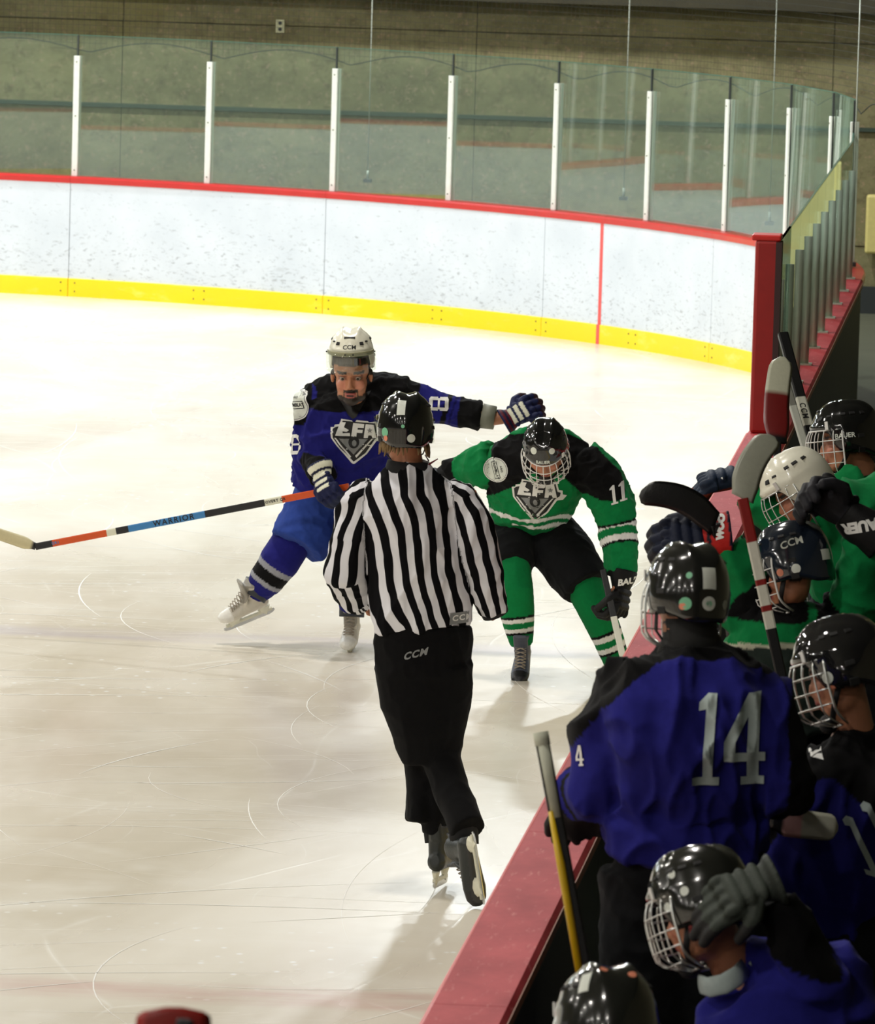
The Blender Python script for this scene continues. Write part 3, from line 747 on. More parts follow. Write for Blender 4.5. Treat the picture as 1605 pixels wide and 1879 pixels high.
# ---- helmet
def helmet(parent, c, fwd, up, m, s=1.0, cage=True, visor=False, wire=None, stickers_glints=(), strap=True, logo=None, logom=None, foamcol=None):
    r, f, u = frame(fwd, up)
    def outer(th, v):
        # th azimuth (0 = brow), v 0 at the rim, 1 at the crown
        cth, sth = math.cos(th), math.sin(th)
        a = abs(th)/PI
        ze = .050 - .085*smoothstep(.28, .42, a) + .0*a - .028*smoothstep(.60, .85, a)
        zt = .150
        z = ze+(zt-ze)*math.sin(v*PI/2)**1.05
        zz = max(0.0, (z-.015)/(zt-.015)) if z > .015 else 0
        rad = max(0.0, 1-zz**2.7)**(1/2.5)
        if v >= 1: rad = 0
        A = .104; B = .132 if cth < 0 else .124
        x, y = A*sth, B*cth
        if z < .015: rad *= 1-.9*(.015-z)**1.0*.9
        p = r*(x*rad)+f*(y*rad-.004)+u*z
        # raised ribs running front to back, brow ledge, side pods
        xr = x*rad
        rib = .0095*math.exp(-((abs(xr)-.036)/.010)**2)*smoothstep(.35, .8, v)-.006*math.exp(-(xr/.012)**2)*smoothstep(.5, .9, v)
        brow = .008*math.exp(-((z-.062)/.012)**2)*max(0, cth)**.6
        pod = .007*math.exp(-((z+.004)/.034)**2)*math.exp(-((abs(th)-1.75)/.42)**2)
        seam = -.0035*math.exp(-((abs(th)-1.25)/.03)**2)
        band = -.003*math.exp(-((z-.085)/.004)**2)*math.exp(-((abs(th)-1.9)/.8)**2)
        nrm = (r*(x*rad)+f*(y*rad)+u*(z-.0)*.8); nrm = nrm.normalized() if nrm.length > 1e-6 else u
        return p+nrm*(rib+brow+pod+seam+band), nrm
    nu, nv = 56, 20; vs = []; fs = []
    for side_ in (0, 1):
        for j in range(nv+1):
            for i in range(nu):
                th = -PI+2*PI*i/nu; p, nn = outer(th, j/nv)
                if side_: p = p-nn*.013
                vs.append(c+p*s)
    K = (nv+1)*nu
    for j in range(nv):
        for i in range(nu):
            a, b_, d, e = j*nu+i, j*nu+(i+1) % nu, (j+1)*nu+(i+1) % nu, (j+1)*nu+i
            fs.append((a, b_, d, e)); fs.append((K+e, K+d, K+b_, K+a))
    for i in range(nu): fs.append((i, K+i, K+(i+1) % nu, (i+1) % nu))
    me = mesh('helmet', vs, fs); h = link('helmet', me, m, parent); bt = bvh(me)
    def on(th, v, off=.0):
        p, nn = outer(th, v); return c+(p+nn*off)*s, nn
    # vents
    for th, v, a, b_ in ((0, .52, .026, .0045), (.62, .30, .010, .008), (-.62, .30, .010, .008), (.95, .36, .009, .004), (-.95, .36, .009, .004),
                         (1.75, .55, .011, .006), (-1.75, .55, .011, .006), (2.1, .55, .010, .006), (-2.1, .55, .010, .006), (1.45, .55, .009, .006), (-1.45, .55, .009, .006), (1.9, .2, .013, .007), (-1.9, .2, .013, .007), (1.9, .02, .013, .010), (-1.9, .02, .013, .010)):
        p, nn = on(th, v, -.003); t = u.cross(nn).normalized(); w2 = nn.cross(t)
        MB().box(p, (a*2*s, b_*2*s, .010*s), t, w2, nn).build('vent', m_hdark, h, smooth=False, bevel=.0015)
    # liner
    mb = MB(); pts = [on(-PI+2*PI*i/32, 0.0, -.012)[0]+u*.006 for i in range(32)]
    mb.tube(pts, .009*s, 8, closed=True); mb.build('liner', m_foam if foamcol is None else foamcol, h)
    if strap:
        for sd in (-1, 1):
            pts = [c+(r*sd*.088+f*.0-u*.03)*s, c+(r*sd*.075+f*.03-u*.08)*s, c+(r*sd*.03+f*.055-u*.118)*s, c+(f*.06-u*.126)*s]
            MB().tube(pts, [(.009, .0025)]*4, 8, side=f).build('chin_strap', m_black, h)
    if cage:
        wm = wire or m_wire; mb = MB(); rw = .0022*s
        def cg(az, z):
            # cage surface: z .055 at the brow to -.125 at the chin
            k = (z+.035)/.10; q = max(.25, 1-abs(k)**3.2*.22 - (.38*max(0, -(z+.085)/.045)**1.6 if z < -.085 else 0))
            return c+(r*math.sin(az)*.112*q+f*(math.cos(az)*.142*q+.004)+u*z)*s
        for z in (.05, .012, -.03, -.07, -.108, -.130):
            am = 1.45 if z > -.1 else 1.2
            mb.tube([cg(-am+2*am*i/18, z) for i in range(19)], rw*(1.5 if z in (.05, -.130) else 1), 6)
        for k in range(-4, 5):
            az = k*.30; mb.tube([cg(az, .05-.18*i/12) for i in range(13)], rw, 6)
        for sd in (-1, 1): mb.tube([cg(sd*1.45, .05-.18*i/12) for i in range(13)], rw*1.6, 6)
        o = mb.build('wire_cage', wm, h); o['kind'] = 'stuff'
        MB().ell(c+(f*.072-u*.118)*s, (.036*s, .026*s, .026*s), X=r, Y=f, Z=u).build('chin_cup', m_foam, h)
        for sd in (-1, 1):
            p, nn = on(sd*.95, .12, .003); MB().box(p, (.014*s, .03*s, .005*s), nn.cross(u).normalized(), u, nn).build('cage_clip', m_wirew, h, smooth=False, bevel=.001)
    if visor:
        vs = []; fs = []; n = 20
        for i in range(n+1):
            az = -1.35+2.7*i/n
            for z in (.052, .03, 0, -.035-.012*math.cos(az*1.1)):
                vs.append(c+(r*math.sin(az)*.116+f*(math.cos(az)*.140+.004)+u*z)*s)
        for i in range(n):
            for j in range(3): fs.append((i*4+j, i*4+j+1, (i+1)*4+j+1, (i+1)*4+j))
        vm = mesh('visor', vs, fs); o = link('visor', vm, m_lens, h)
        sm = o.modifiers.new('t', 'SOLIDIFY'); sm.thickness = .003
        mb = MB(); mb.tube([c+(r*math.sin(a)*.112+f*(math.cos(a)*.136+.004)+u*.050)*s for a in [-1.3+2.6*i/16 for i in range(17)]], [(.0025*s, .011*s)]*17, 8, side=None)
        mb.build('visor_band', mat('visor_band', srgb(150, 148, 118), .5), h)
        for sd in (-1, 1):
            for a in (.16, 1.25):
                p = c+(r*math.sin(a*sd)*.119+f*(math.cos(a)*.143+.004)+u*.050)*s
                MB().ell(p, (.004*s,)*3, nu=8, nv=6).build('visor_screw', m_hdark, h)
    for th, v, rr, mm in stickers_glints:
        p, nn = on(th, v, .0); t = u.cross(nn).normalized(); w2 = nn.cross(t)
        sh = poly_shape([circle(rr, 20)]) if not isinstance(rr, tuple) else poly_shape([[(-rr[0], -rr[1]), (rr[0], -rr[1]), (rr[0], rr[1]), (-rr[0], rr[1])]])
        decal('sticker_or_glint', sh, p, t, w2, bt, mm, h, off=.0015, seg=.012)
    if logo:
        th, v, size = logom; p, nn = on(th, v, 0); t = u.cross(nn).normalized(); w2 = nn.cross(t)
        decal('lettering', text_shape(logo, size, .0006), p, t, w2, bt, m_stickglintw if m is not m_hwhite else m_hdark, h, off=.0015, seg=.01)
    return h, on, bt
# ---- skate
def skate(parent, ank, F, U, c_boot, c_toe, c_tongue, holder=None, s=1.0):
    r, f, u = frame(F, U)
    pt = lambda a, b_, d: ank+(r*a+f*b_+u*d)*s
    mb = MB()
    mb.tube([pt(0, -.075, -.052), pt(0, -.055, -.055), pt(0, -.01, -.050), pt(0, .06, -.055), pt(0, .12, -.064), pt(0, .165, -.068), pt(0, .192, -.070)],
            [(.020*s, .026*s), (.036*s, .038*s), (.037*s, .044*s), (.042*s, .038*s), (.046*s, .030*s), (.040*s, .026*s), (.018*s, .015*s)], 16, side=r)
    mb.tube([pt(0, -.02, -.05), pt(0, -.022, .0), pt(0, -.020, .05), pt(0, -.018, .085)], [(.036*s, .048*s), (.038*s, .044*s), (.043*s, .048*s), (.045*s, .050*s)], 16, side=r)
    mb.tube([pt(0, .05, -.03), pt(0, .035, .03), pt(0, .05, .11)], [(.034*s, .014*s), (.036*s, .016*s), (.038*s, .010*s)], 12, side=r)
    mb.tube([pt(0, -.062, .03), pt(0, -.070, .115)], [(.026*s, .010*s), (.018*s, .008*s)], 10, side=r)
    me = vox(mb, .0055, 3, 'boot'); p = get_co(me)-np.array(ank); y = p@np.array(f)/s; z = p@np.array(u)/s
    C = np.tile(np.array(c_boot), (len(p), 1)); C[y > .128] = c_toe
    C[(y > .02) & (z > -.015) & (y+z*.9 > .045)] = c_tongue; C[z < -.088] = (.03, .03, .03); C[(z > .072) & (y < .02)] = c_tongue
    set_col(me, C); bt = link('boot', me, m_boot, parent)
    mb = MB()
    for i in range(7):
        y0, z0 = .122-.013*i, -.036+.010*i+ (.004*max(0, i-3))
        for sd in (-1, 1): mb.tube([pt(sd*.026, y0, z0+.006), pt(0, y0-.004, z0+.017), pt(-sd*.026, y0-.012, z0+.014)], .0028*s, 5)
    mb.build('lace', m_lace, bt)['kind'] = 'stuff'
    # blade holder and steel
    H = MB()
    H.tube([pt(0, -.05, -.090), pt(0, -.045, -.118), pt(0, -.035, -.128)], [(.016*s, .034*s), (.009*s, .028*s), (.006*s, .034*s)], 10, side=r)
    H.tube([pt(0, .115, -.090), pt(0, .110, -.118), pt(0, .105, -.128)], [(.018*s, .040*s), (.009*s, .032*s), (.006*s, .038*s)], 10, side=r)
    H.box(pt(0, .035, -.126), (.011*s, .250*s, .014*s), r, f, u)
    hd = H.build('blade_holder', holder or m_holder, bt, smooth=False)
    prof = [(-.100, -.130), (.165, -.130), (.178, -.138), (.168, -.150), (.150, -.155), (-.075, -.155), (-.096, -.148), (-.104, -.138)]
    MB().prism([(a*s, (b_)*s) for a, b_ in prof], ank-r*.0018*s, f, u, r, .0036*s).build('blade', m_steel, bt, smooth=False)
    return bt
# ---- stick
def stick(name, label, butt, heel, toe, wide, segs, bladecol, butt_knob=None, w_=.030, th=.020, bl=None, bh=.075, group=None, tape=None, curve=.02, text=None, bow=0.0, hl=.55):
    """shaft from butt to heel, blade from heel towards toe; wide = direction of the blade's height; segs = [(t, colour)..]"""
    root = empty(name, butt, label, 'hockey stick', group)
    d = (heel-butt); L_ = d.length; d.normalize()
    sd = (wide-d*wide.dot(d)).normalized(); nn = d.cross(sd)
    ts = sorted(set([0.0, 1.0]+[x for t, c_ in segs for x in (max(0, t-.0008), min(1, t+.0008)) if 0 < t < 1]+[i/16 for i in range(17)]))
    vs = []; fs = []; C = []
    for t in ts:
        p = butt+d*L_*t; col = segs[0][1]
        for t0, c_ in segs:
            if t >= t0: col = c_
        for a, b_ in ((-.5, -.36), (-.36, -.5), (.36, -.5), (.5, -.36), (.5, .36), (.36, .5), (-.36, .5), (-.5, .36)):
            vs.append(p+sd*w_*a+nn*th*b_); C.append(col)
    n = len(ts)
    for i in range(n-1):
        for k in range(8): fs.append((i*8+k, i*8+(k+1) % 8, (i+1)*8+(k+1) % 8, (i+1)*8+k))
    fs.append(tuple(range(7, -1, -1))); fs.append(tuple((n-1)*8+k for k in range(8)))
    me = mesh('shaft', vs, fs, False); set_col(me, np.array(C)); sh = link('shaft', me, m_gearstick, root)
    if text:
        for (s_, t, size, mm, flip) in text:
            c_ = butt+d*L_*t; view = (c_-CAM).normalized()
            X = d*flip; Yv = (view.cross(d)).normalized()*flip
            if Yv.dot(uy) < 0 and abs(d.dot(ux)) > .5: Yv = -Yv; 
            Nn = X.cross(Yv)
            if Nn.dot(view) > 0: Yv = -Yv
            decal('shaft_lettering', text_shape(s_, size, .0006, 1.25), c_, X, Yv, bvh(me), mm, sh, off=.0015, seg=.02)
    # blade
    e = (toe-heel); BL = bl or e.length; e.normalize()
    up_ = (wide-e*wide.dot(e)).normalized(); q = e.cross(up_); n = 18; m_ = 8
    vs = []; C = []; fs = []
    for i in range(n+1):
        u_ = i/n; h = bh*(hl+(1-hl)*smoothstep(0, .25, u_))*(1-.10*u_)
        if u_ > .86: h *= math.sqrt(max(.02, 1-((u_-.86)/.145)**2))
        cv = curve*u_*u_; lift = .0
        tk = .012*(1-.5*u_)
        for k in range(m_):
            a = 2*PI*k/m_; vs.append(heel+e*BL*u_*1.0+up_*(bow*math.sin(PI*u_))+q*(cv+math.sin(a)*tk*.5)+up_*(math.cos(a)*h*.5+ .0))
            col = bladecol[0][1]
            for t0, c_ in bladecol:
                if u_ >= t0: col = c_
            C.append(col)
    for i in range(n):
        for k in range(m_): fs.append((i*m_+k, i*m_+(k+1) % m_, (i+1)*m_+(k+1) % m_, (i+1)*m_+k))
    fs.append(tuple(range(m_-1, -1, -1))); fs.append(tuple(n*m_+k for k in range(m_)))
    me = mesh('blade', vs, fs); set_col(me, np.array(C)); link('blade', me, m_gearstick, root)
    if butt_knob:
        mb = MB(); mb.tube([butt-d*.012, butt+d*.02, butt+d*.03], [.020, .020, .015], 12); mb.tube([butt+d*.02, butt+d*butt_knob[1]], [.0185, .0175], 12)
        mb2 = mb.build('grip_tape', butt_knob[0], root)
    return root
m_gearstick = col_mat('stick_paint', .35, 0, .15, 150, .1, .5)
# ---- garments
class Fig:
    """one player: pixel survey helper + limb tables for painting"""
    def __init__(s, label, Y0, foot, cat='person', group=None):
        s.Y0 = Y0; s.root = empty('person', foot, label, cat, group); s.limbs = {}
    def J(s, px, py, dy=0.0): return at(px, py, s.Y0+dy)
def vary(me, amp, sc, seed): crease(me, amp, sc, seed)
def garment(fig, name, tubes, paint, voxs=.008, folds=.007, fs_=9, seed=1, m=None, smooth=5, stretch=(1, 1, 1), extra=None):
    """tubes: {key: (pts, radii, side)}; welded to one cloth surface, creased, then dyed by paint(P, coords)"""
    mb = MB()
    for k, (pts, rad, sd) in tubes.items(): mb.tube(pts, rad, 28, side=sd)
    if extra: extra(mb)
    me = vox(mb, voxs, smooth, name); P = get_co(me)
    keys = list(tubes); Q = []; A = []
    for k in keys:
        pts, rad, sd = tubes[k]; q, a = tubecoord(P, pts, [rmax(r) for r in rad]); Q.append(q); A.append(a)
    Q = np.array(Q); A = np.array(A); own = Q.argmin(0)
    garment.cur = tubes; C = paint(P, keys, own, A)
    if folds:
        crease(me, folds, fs_, seed, stretch); crease(me, folds*.45, fs_*2.3, seed+3, stretch)
    set_col(me, C)
    return link(name, me, m or m_cloth, fig.root), me
def body(fig, tubes, head=None, hands=(), voxs=.009, hair=None, beard=False, name='body'):
    mb = MB()
    for pts, rad, sd in tubes: mb.tube(pts, rad, 16, side=sd)
    if head: head_shapes(mb, head[0], head[1], head[2], head[3])
    for w_, D, P, curl, th in hands: hand_shapes(mb, w_+D.normalized()*.01, D, P, curl, .80, .0085, th, spread=.021)
    me = vox(mb, voxs, 2 if voxs > .006 else 1, name); P = get_co(me); C = np.tile(np.array(SKIN), (len(P), 1))
    if head:
        c, fw, up, s = head; r, f, u = frame(fw, up); rel = (P-np.array(c))/s
        x, y, z = rel@np.array(r), rel@np.array(f), rel@np.array(u)
        near = (np.abs(x) < .1) & (np.abs(y) < .13) & (z > -.13) & (z < .14)
        nz = snoise(P, 60, 3)*.006
        pass
        C[near & (y > .06) & (np.abs(np.abs(x)-.04) < .02) & (z < -.0) & (z > -.05)] = np.array(srgb(200, 132, 106))
        C[near & (np.abs(x) < .022) & (y > .07) & (z < -.056) & (z > -.080)] = np.array(srgb(172, 92, 84))
        C[near & (np.abs(x) < .015) & (y > .07) & (np.abs(z+.0675) < .0032)] = (.03, .01, .01)
        C[near & (y > .05) & (np.abs(z-.026+.10*np.maximum(0, np.abs(x)-.036)) < .0055) & (np.abs(x) > .014) & (np.abs(x) < .056)] = (.02, .012, .008)
        C[near & (y > .03) & (np.abs(np.abs(x)-.031) < .019) & (np.abs(z-.004) < .010)] = np.array(srgb(140, 88, 66))
        hc = hair or (.02, .014, .010)
        if beard:
            bd = near & (y > -.01) & (z < -.044+nz) & ~((np.abs(x) < .021) & (y > .07) & (z < -.057) & (z > -.078))
            bd &= (np.abs(x) > .026) | (z < -.078) | ((z > -.058) & (np.abs(x) < .03))
            bd &= ~((np.abs(x) > .030) & (z > -.072+nz) & (y > .03))
            C[bd] = np.array((.028, .018, .012))
        C[near & ((z > .052) | ((y < -.0) & (z > -.045)) | ((np.abs(x) > .07) & (y < .035) & (z > .0)))] = hc
    set_col(me, C); o = link(name, me, m_skin, fig.root)
    if head and voxs < .007:
        for sd in (-1, 1):
            e = MB(); e.ell(c+(r*sd*.031+f*.0700+u*.002)*s, (.0125*s,)*3); eo = e.build('eye', m_eye, o)
            MB().ell(c+(r*sd*.031+f*.0800+u*.000)*s, (.0058*s, .0045*s, .0050*s), X=r, Y=f, Z=u).build('iris', m_iris, eo)
    return o
BLUE = (.014, .014, .155); BLUE_P = (.024, .055, .27); BLK = (.0045, .0045, .005); GRN = (.004, .185, .050); WHT = (.78, .78, .76); NAVY = (.010, .014, .060)
# ================================================================== skater in blue with white helmet
f1 = Fig('bearded skater in blue jersey number 8 with white helmet, stretching one arm out', 32.0, at(560, 1190, 32.0)*1.0)
J = f1.J; px = 1/375.0
hc = J(645, 687, -.22); hf = Wd(.03, .16, -1); hu = Wd(0, -1, -.14)
SR, SL = J(572, 735, -.02), J(742, 728, .02)        # his right shoulder is on the left of the picture
ER, WR = J(572, 838, -.02), J(596, 880, -.32)
EL, WL = J(838, 757, .02), J(905, 768, .02)
HR, HL = J(596, 925, .05), J(672, 925, .05)
KR, AR = J(517, 1015, -.12), J(468, 1092, .05)
KL, AL = J(660, 1020, -.22), J(646, 1125, -.02)
side = Wd(1, .05, .15)
body(f1, [([J(635, 950, .1), J(640, 850, .02), J(648, 770), J(650, 730)], [(.15, .11), (.14, .10), (.18, .11), (.09, .07)], side),
          ([J(650, 745), hc+Wd(0, 1, .3)*.06], [.062, .058], side),
          ([SR, ER, WR], [.055, .042, .028], None), ([SL, EL, WL, J(935, 765, .02)], [.055, .045, .036, .030], None),
          ([HR, KR+Vector((0, .08, 0)), AR], [.085, .042, .035], None), ([HL, KL+Vector((0, .08, 0)), AL], [.085, .045, .035], None)],
     head=(hc, hf, hu, 1.20), hands=[(J(598, 878, -.34), Wd(.25, .75, -.45), Wd(-.7, .1, .6), .9, 1), (J(935, 765, .02), Wd(1, -.5, .05), Wd(0, .7, .6), .5, 1)], voxs=.0055, beard=True)
def paint_blue8(P, keys, own, A):
    C = np.tile(np.array(BLUE), (len(P), 1)); k = {n: i for i, n in enumerate(keys)}
    # black yoke over the shoulders, in the plane seen from the front
    ctr = np.array(J(648, 728)); rel = P-ctr; sx = rel@np.array(ux); sy = -(rel@np.array(uy))
    yo = (sy < .075-.16*np.maximum(0, np.abs(sx+.02)-.10)) & ((own == k['torso']) | (own == k['yoke']))
    yo |= (sy < .02+.0*sx) & (np.abs(sx) < .30) & ((own == k['torso']) | (own == k['yoke']))
    yo |= (own == k['armR']) & (A[k['armR']] < .16) & (sy < .12+.9*(np.abs(sx)-.20)) & (sx < -.2)
    yo |= (own == k['armL']) & (A[k['armL']] < .07)
    C[yo] = BLK
    a = A[k['armL']]; al = own == k['armL']
    C[al & (a > .26) & (a < .285)] = BLK; C[al & (a > .335)] = BLK; C[al & (a > .30) & (a < .31)] = np.array(BLUE)*.5
    a = A[k['armR']]; ar = own == k['armR']; C[ar & (a > .40)] = BLK
    C[yo & (np.linalg.norm(P-np.array(J(560, 735)), axis=1) < .0)] = BLK
    return C
j1, jm1 = garment(f1, 'jersey', {
    'torso': ([J(612, 905, .06), J(625, 860, .03), J(640, 800, -.01), J(650, 758, -.02), J(652, 728, 0), J(650, 706, 0)],
              [(.225, .16), (.225, .16), (.235, .165), (.235, .16), (.17, .12), (.085, .08)], side),
    'yoke': ([J(572, 734), J(608, 718), J(650, 712), J(705, 716), J(745, 722)], [.078, .085, .080, .085, .082], None),
    'armR': ([J(585, 728), SR, J(566, 790, -.01), ER, J(592, 872, -.22)], [.075, .085, .078, .078, .070], None),
    'armL': ([J(722, 728), SL, J(790, 742, .02), EL, J(882, 762, .02)], [.085, .088, .076, .074, .070], None)},
    paint_blue8, folds=.018, fs_=8, seed=4, voxs=.0075)
def paint_pants(colr, stripe=None):
    def f(P, keys, own, A): return np.tile(np.array(colr), (len(P), 1))
    return f
garment(f1, 'hockey_pants', {
    'hip': ([J(622, 890, .06), J(615, 935, .05)], [(.20, .15), (.215, .16)], side),
    'legR': ([J(594, 915, .04), J(566, 965, -.02), J(545, 1003, -.07)], [(.15, .14), (.150, .14), (.142, .13)], side),
    'legL': ([J(672, 915, .02), J(672, 965, -.08), J(664, 1003, -.16)], [(.135, .13), (.14, .13), (.135, .12)], side)}, paint_pants(BLUE_P), folds=.008, seed=9)
def sock_paint(base, bands, band0=.0):
    def f(P, keys, own, A):
        C = np.tile(np.array(base), (len(P), 1)); pts = garment.cur['s'][0]; ax = (pts[-1]-pts[0]).normalized(); a = (P-np.array(pts[0]))@np.array(ax)
        for lo, hi, c_ in bands: C[(a > lo) & (a < hi)] = c_
        return C
    return f
GREYB = srgb(150, 152, 160)
bl_b = [(.17, .20, GREYB), (.20, .26, BLK), (.26, .285, GREYB)]
garment(f1, 'sock', {'s': ([J(545, 980, .0), J(513, 1030, -.06), J(490, 1062, -.02), J(470, 1088, .03)], [.100, .100, .088, .062], None)}, sock_paint(BLUE, bl_b), folds=.003, seed=2, voxs=.007)
garment(f1, 'sock', {'s': ([J(662, 1000, -.2), J(656, 1050, -.15), J(648, 1090, -.06), J(646, 1116, -.03)], [.10, .092, .082, .066], None)}, sock_paint(BLUE, bl_b), folds=.003, seed=3, voxs=.007)
sw = srgb(206, 200, 186); swd = srgb(60, 64, 70)
skate(f1.root, J(462, 1092, .0), Wd(-.93, .36, -.30), Wd(-.2, -.75, -.65), sw, srgb(222, 220, 212), srgb(150, 146, 136), s=1.0)
MB().tube([J(476, 1070, .02), J(463, 1096, .0)], [(.076, .074), (.070, .066)], 20).build('boot_top', mat('boot_top_dark', srgb(48, 52, 60), .6), f1.root)
skate(f1.root, J(645, 1137, -.02), Wd(-.04, .30, -1), Wd(0, -1, -.25), sw, srgb(222, 220, 212), srgb(150, 146, 136), s=1.0)
MB().tube([J(646, 1108, -.02), J(645, 1132, -.03)], [(.064, .064), (.062, .062)], 20).build('boot_top', bpy.data.materials['boot_top_dark'], f1.root)
GB = (srgb(24, 34, 92)); GW = srgb(226, 226, 206)
glove(f1.root, J(592, 872, -.36), Wd(.34, .85, -.35), Wd(.45, .05, .8), .62, (NAVY, GW, GW, (.015, .02, .05)), thumb=-1, k=1.15, cuff_len=.05)
glove(f1.root, J(938, 768, .02), Wd(.86, -.50, .0), Wd(-.1, .35, .9), .55, (NAVY, srgb(90, 20, 34), GW, (.03, .01, .015)), thumb=1, k=1.22, cuff_len=.035)
# elbow pad band between sleeve and bare wrist
ep = MB(); ep.tube([J(884, 763, .02), J(908, 767, .02)], [.062, .058], 20); epo = ep.build('elbow_pad', mat('pad_grey', srgb(120, 122, 108), .6, noise=.15), f1.root)
bt = bvh(epo.data)
hm, on, hb_ = helmet(f1.root, hc+Wd(0, -1, 0)*.070, Wd(.03, .10, -1), hu, m_hwhite, 1.04, cage=False, visor=True, logo='CCM', logom=(0, .2, .030))
bt = bvh(jm1)
# crest: shield outline, letters, star, rings
def crest(bt, parent, c, X, Y, k, dirn=None):
    S = lambda pts: [(a*k, b_*k) for a, b_ in pts]
    out = S([(-1.02, .58), (-.86, .60), (-.84, .70), (-.62, .74), (-.55, .98), (-.08, .93), (-.04, .86), (.06, .86), (.12, .96), (.60, .93), (.66, .88), (.98, .92), (1.06, .55), (1.22, .52), (1.22, .34), (1.4, .30), (1.22, .08), (.98, .06), (.55, -.55), (.08, -.96), (0, -1.0), (-.10, -.96), (-.62, -.35), (-.98, .12)])
    inn = S([(-.92, .52), (-.80, .60), (-.58, .66), (-.48, .90), (.92, .84), (1.0, .46), (1.14, .42), (1.1, .26), (.90, .12), (.50, -.50), (0, -.90), (-.56, -.32), (-.90, .14)])
    ar = dict(dirn=dirn)
    decal('crest_outline', poly_shape([out]), c, X, Y, bt, m_white, parent, off=.003, **ar)
    decal('crest_field', poly_shape([inn]), c, X, Y, bt, m_black, parent, off=.0045, **ar)
    decal('crest_field', poly_shape([S([(-.62, .12), (.62, .14), (.0, -.58)])]), c, X, Y, bt, m_grey, parent, off=.006, **ar)
    decal('crest_bars', poly_shape([S([(-.84, .14), (-.76, .14), (-.10, -.68), (-.16, -.74)]), S([(.84, .16), (.76, .14), (.06, -.64), (.12, -.72)])]), c, X, Y, bt, m_white, parent, off=.006, **ar)
    decal('crest_disc', poly_shape([S(circle(.235, 20, (0.02, -.02), 1.15))]), c, X, Y, bt, m_black, parent, off=.0075, **ar)
    decal('crest_disc', poly_shape([S(circle(.10, 14, (0.04, -.06), 1.4))]), c, X, Y, bt, m_grey, parent, off=.009, **ar)
    Ls = [S([(-.78, .24), (-.60, .84), (-.34, .84), (-.42, .62), (-.20, .50), (-.30, .42), (-.48, .44), (-.46, .36), (-.16, .38), (-.14, .24)]),
          S([(-.10, .24), (-.02, .82), (.46, .80), (.44, .62), (.18, .62), (.17, .54), (.40, .54), (.38, .40), (.14, .40), (.12, .20)]),
          S([(.44, .18), (.52, .80), (.86, .78), (.98, .18), (.80, .18), (.76, .30), (.64, .30), (.61, .18)])]
    for l in Ls: decal('crest_letter', poly_shape([l]), c, X, Y, bt, m_white, parent, off=.0075, **ar)
    st = []
    for i in range(10):
        a = PI/2+i*PI/5; q = (.13 if i % 2 == 0 else .055)
        st.append(((.70+q*math.cos(a))*k, (.52+q*math.sin(a))*k))
    decal('crest_star', poly_shape([st]), c, X, Y, bt, m_grey, parent, off=.009, **ar)
crest(bt, j1, J(643, 815, -.3), Wd(1, .05, 0), Wd(.03, -1, -.05), .112, dirn=Vector((0, 1, 0)))
# round shoulder patch
def patch(bt, parent, c, X, Y, r_, dirn, word=True):
    decal('patch_ring', poly_shape([circle(r_, 28)]), c, X, Y, bt, m_white, parent, off=.003, dirn=dirn)
    decal('patch_ring', poly_shape([circle(r_*.93, 28)]), c, X, Y, bt, m_grey, parent, off=.004, dirn=dirn)
    decal('patch_field', poly_shape([circle(r_*.89, 28)]), c, X, Y, bt, m_stickglintw, parent, off=.005, dirn=dirn)
    a, b_ = r_*.68, r_*.25
    decal('patch_frame', poly_shape([[(-a, -b_), (a, -b_), (a, b_), (-a, b_)]]), c, X, Y, bt, m_black, parent, off=.006, dirn=dirn)
    a, b_ = r_*.63, r_*.20
    decal('patch_frame', poly_shape([[(-a, -b_), (a, -b_), (a, b_), (-a, b_)]]), c, X, Y, bt, m_stickglintw, parent, off=.007, dirn=dirn)
    if word:
        decal('patch_word', text_shape('TREMBLAY', r_*.31, r_*.012), c, X, Y, bt, m_black, parent, off=.008, dirn=dirn, seg=.02)
        decal('patch_word', text_shape('ARO', r_*.20, r_*.006, 1.4), c+Y.normalized()*r_*.50, X, Y, bt, m_black, parent, off=.008, dirn=dirn, seg=.02)
patch(bt, j1, J(550, 743, -.05), Wd(.6, -.10, -.8), Wd(.1, -1, .0), .078, Wd(.75, .0, .65))
def digit8(h, w_, t):
    o = [(-w_/2, -h*.42), (-w_*.35, -h/2), (w_*.35, -h/2), (w_/2, -h*.42), (w_/2, -h*.06), (w_*.40, 0), (w_/2, h*.06), (w_/2, h*.42), (w_*.35, h/2), (-w_*.35, h/2), (-w_/2, h*.42), (-w_/2, h*.06), (-w_*.40, 0), (-w_/2, -h*.06)]
    B = lambda x0, y0, x1, y1: [(x0, y0), (x1, y0), (x1, y1), (x0, y1)]
    return [B(-w_/2, h*.05, -w_/2+t, h*.42), B(w_/2-t, h*.05, w_/2, h*.42), B(-w_/2, -h*.42, -w_/2+t, -h*.05), B(w_/2-t, -h*.42, w_/2, -h*.05),
            [(-w_/2+.0, h*.42-.0), (w_/2, h*.42), (w_*.35, h/2), (-w_*.35, h/2)], B(-w_/2+t, h*.42-t*.6, w_/2-t, h*.42), [(-w_/2, -h*.42), (-w_*.35, -h/2), (w_*.35, -h/2), (w_/2, -h*.42)], B(-w_/2+t, -h*.42, w_/2-t, -h*.42+t*.6), B(-w_*.40, -h*.05, w_*.40, h*.05)]
decal('sleeve_number', poly_shape(digit8(.095, .066, .016)), J(805, 741, -.05), Wd(0, 1, 0), Wd(1, 0.05, 0), bt, m_white, j1, off=.004, dirn=Vector((0, 1, 0)))
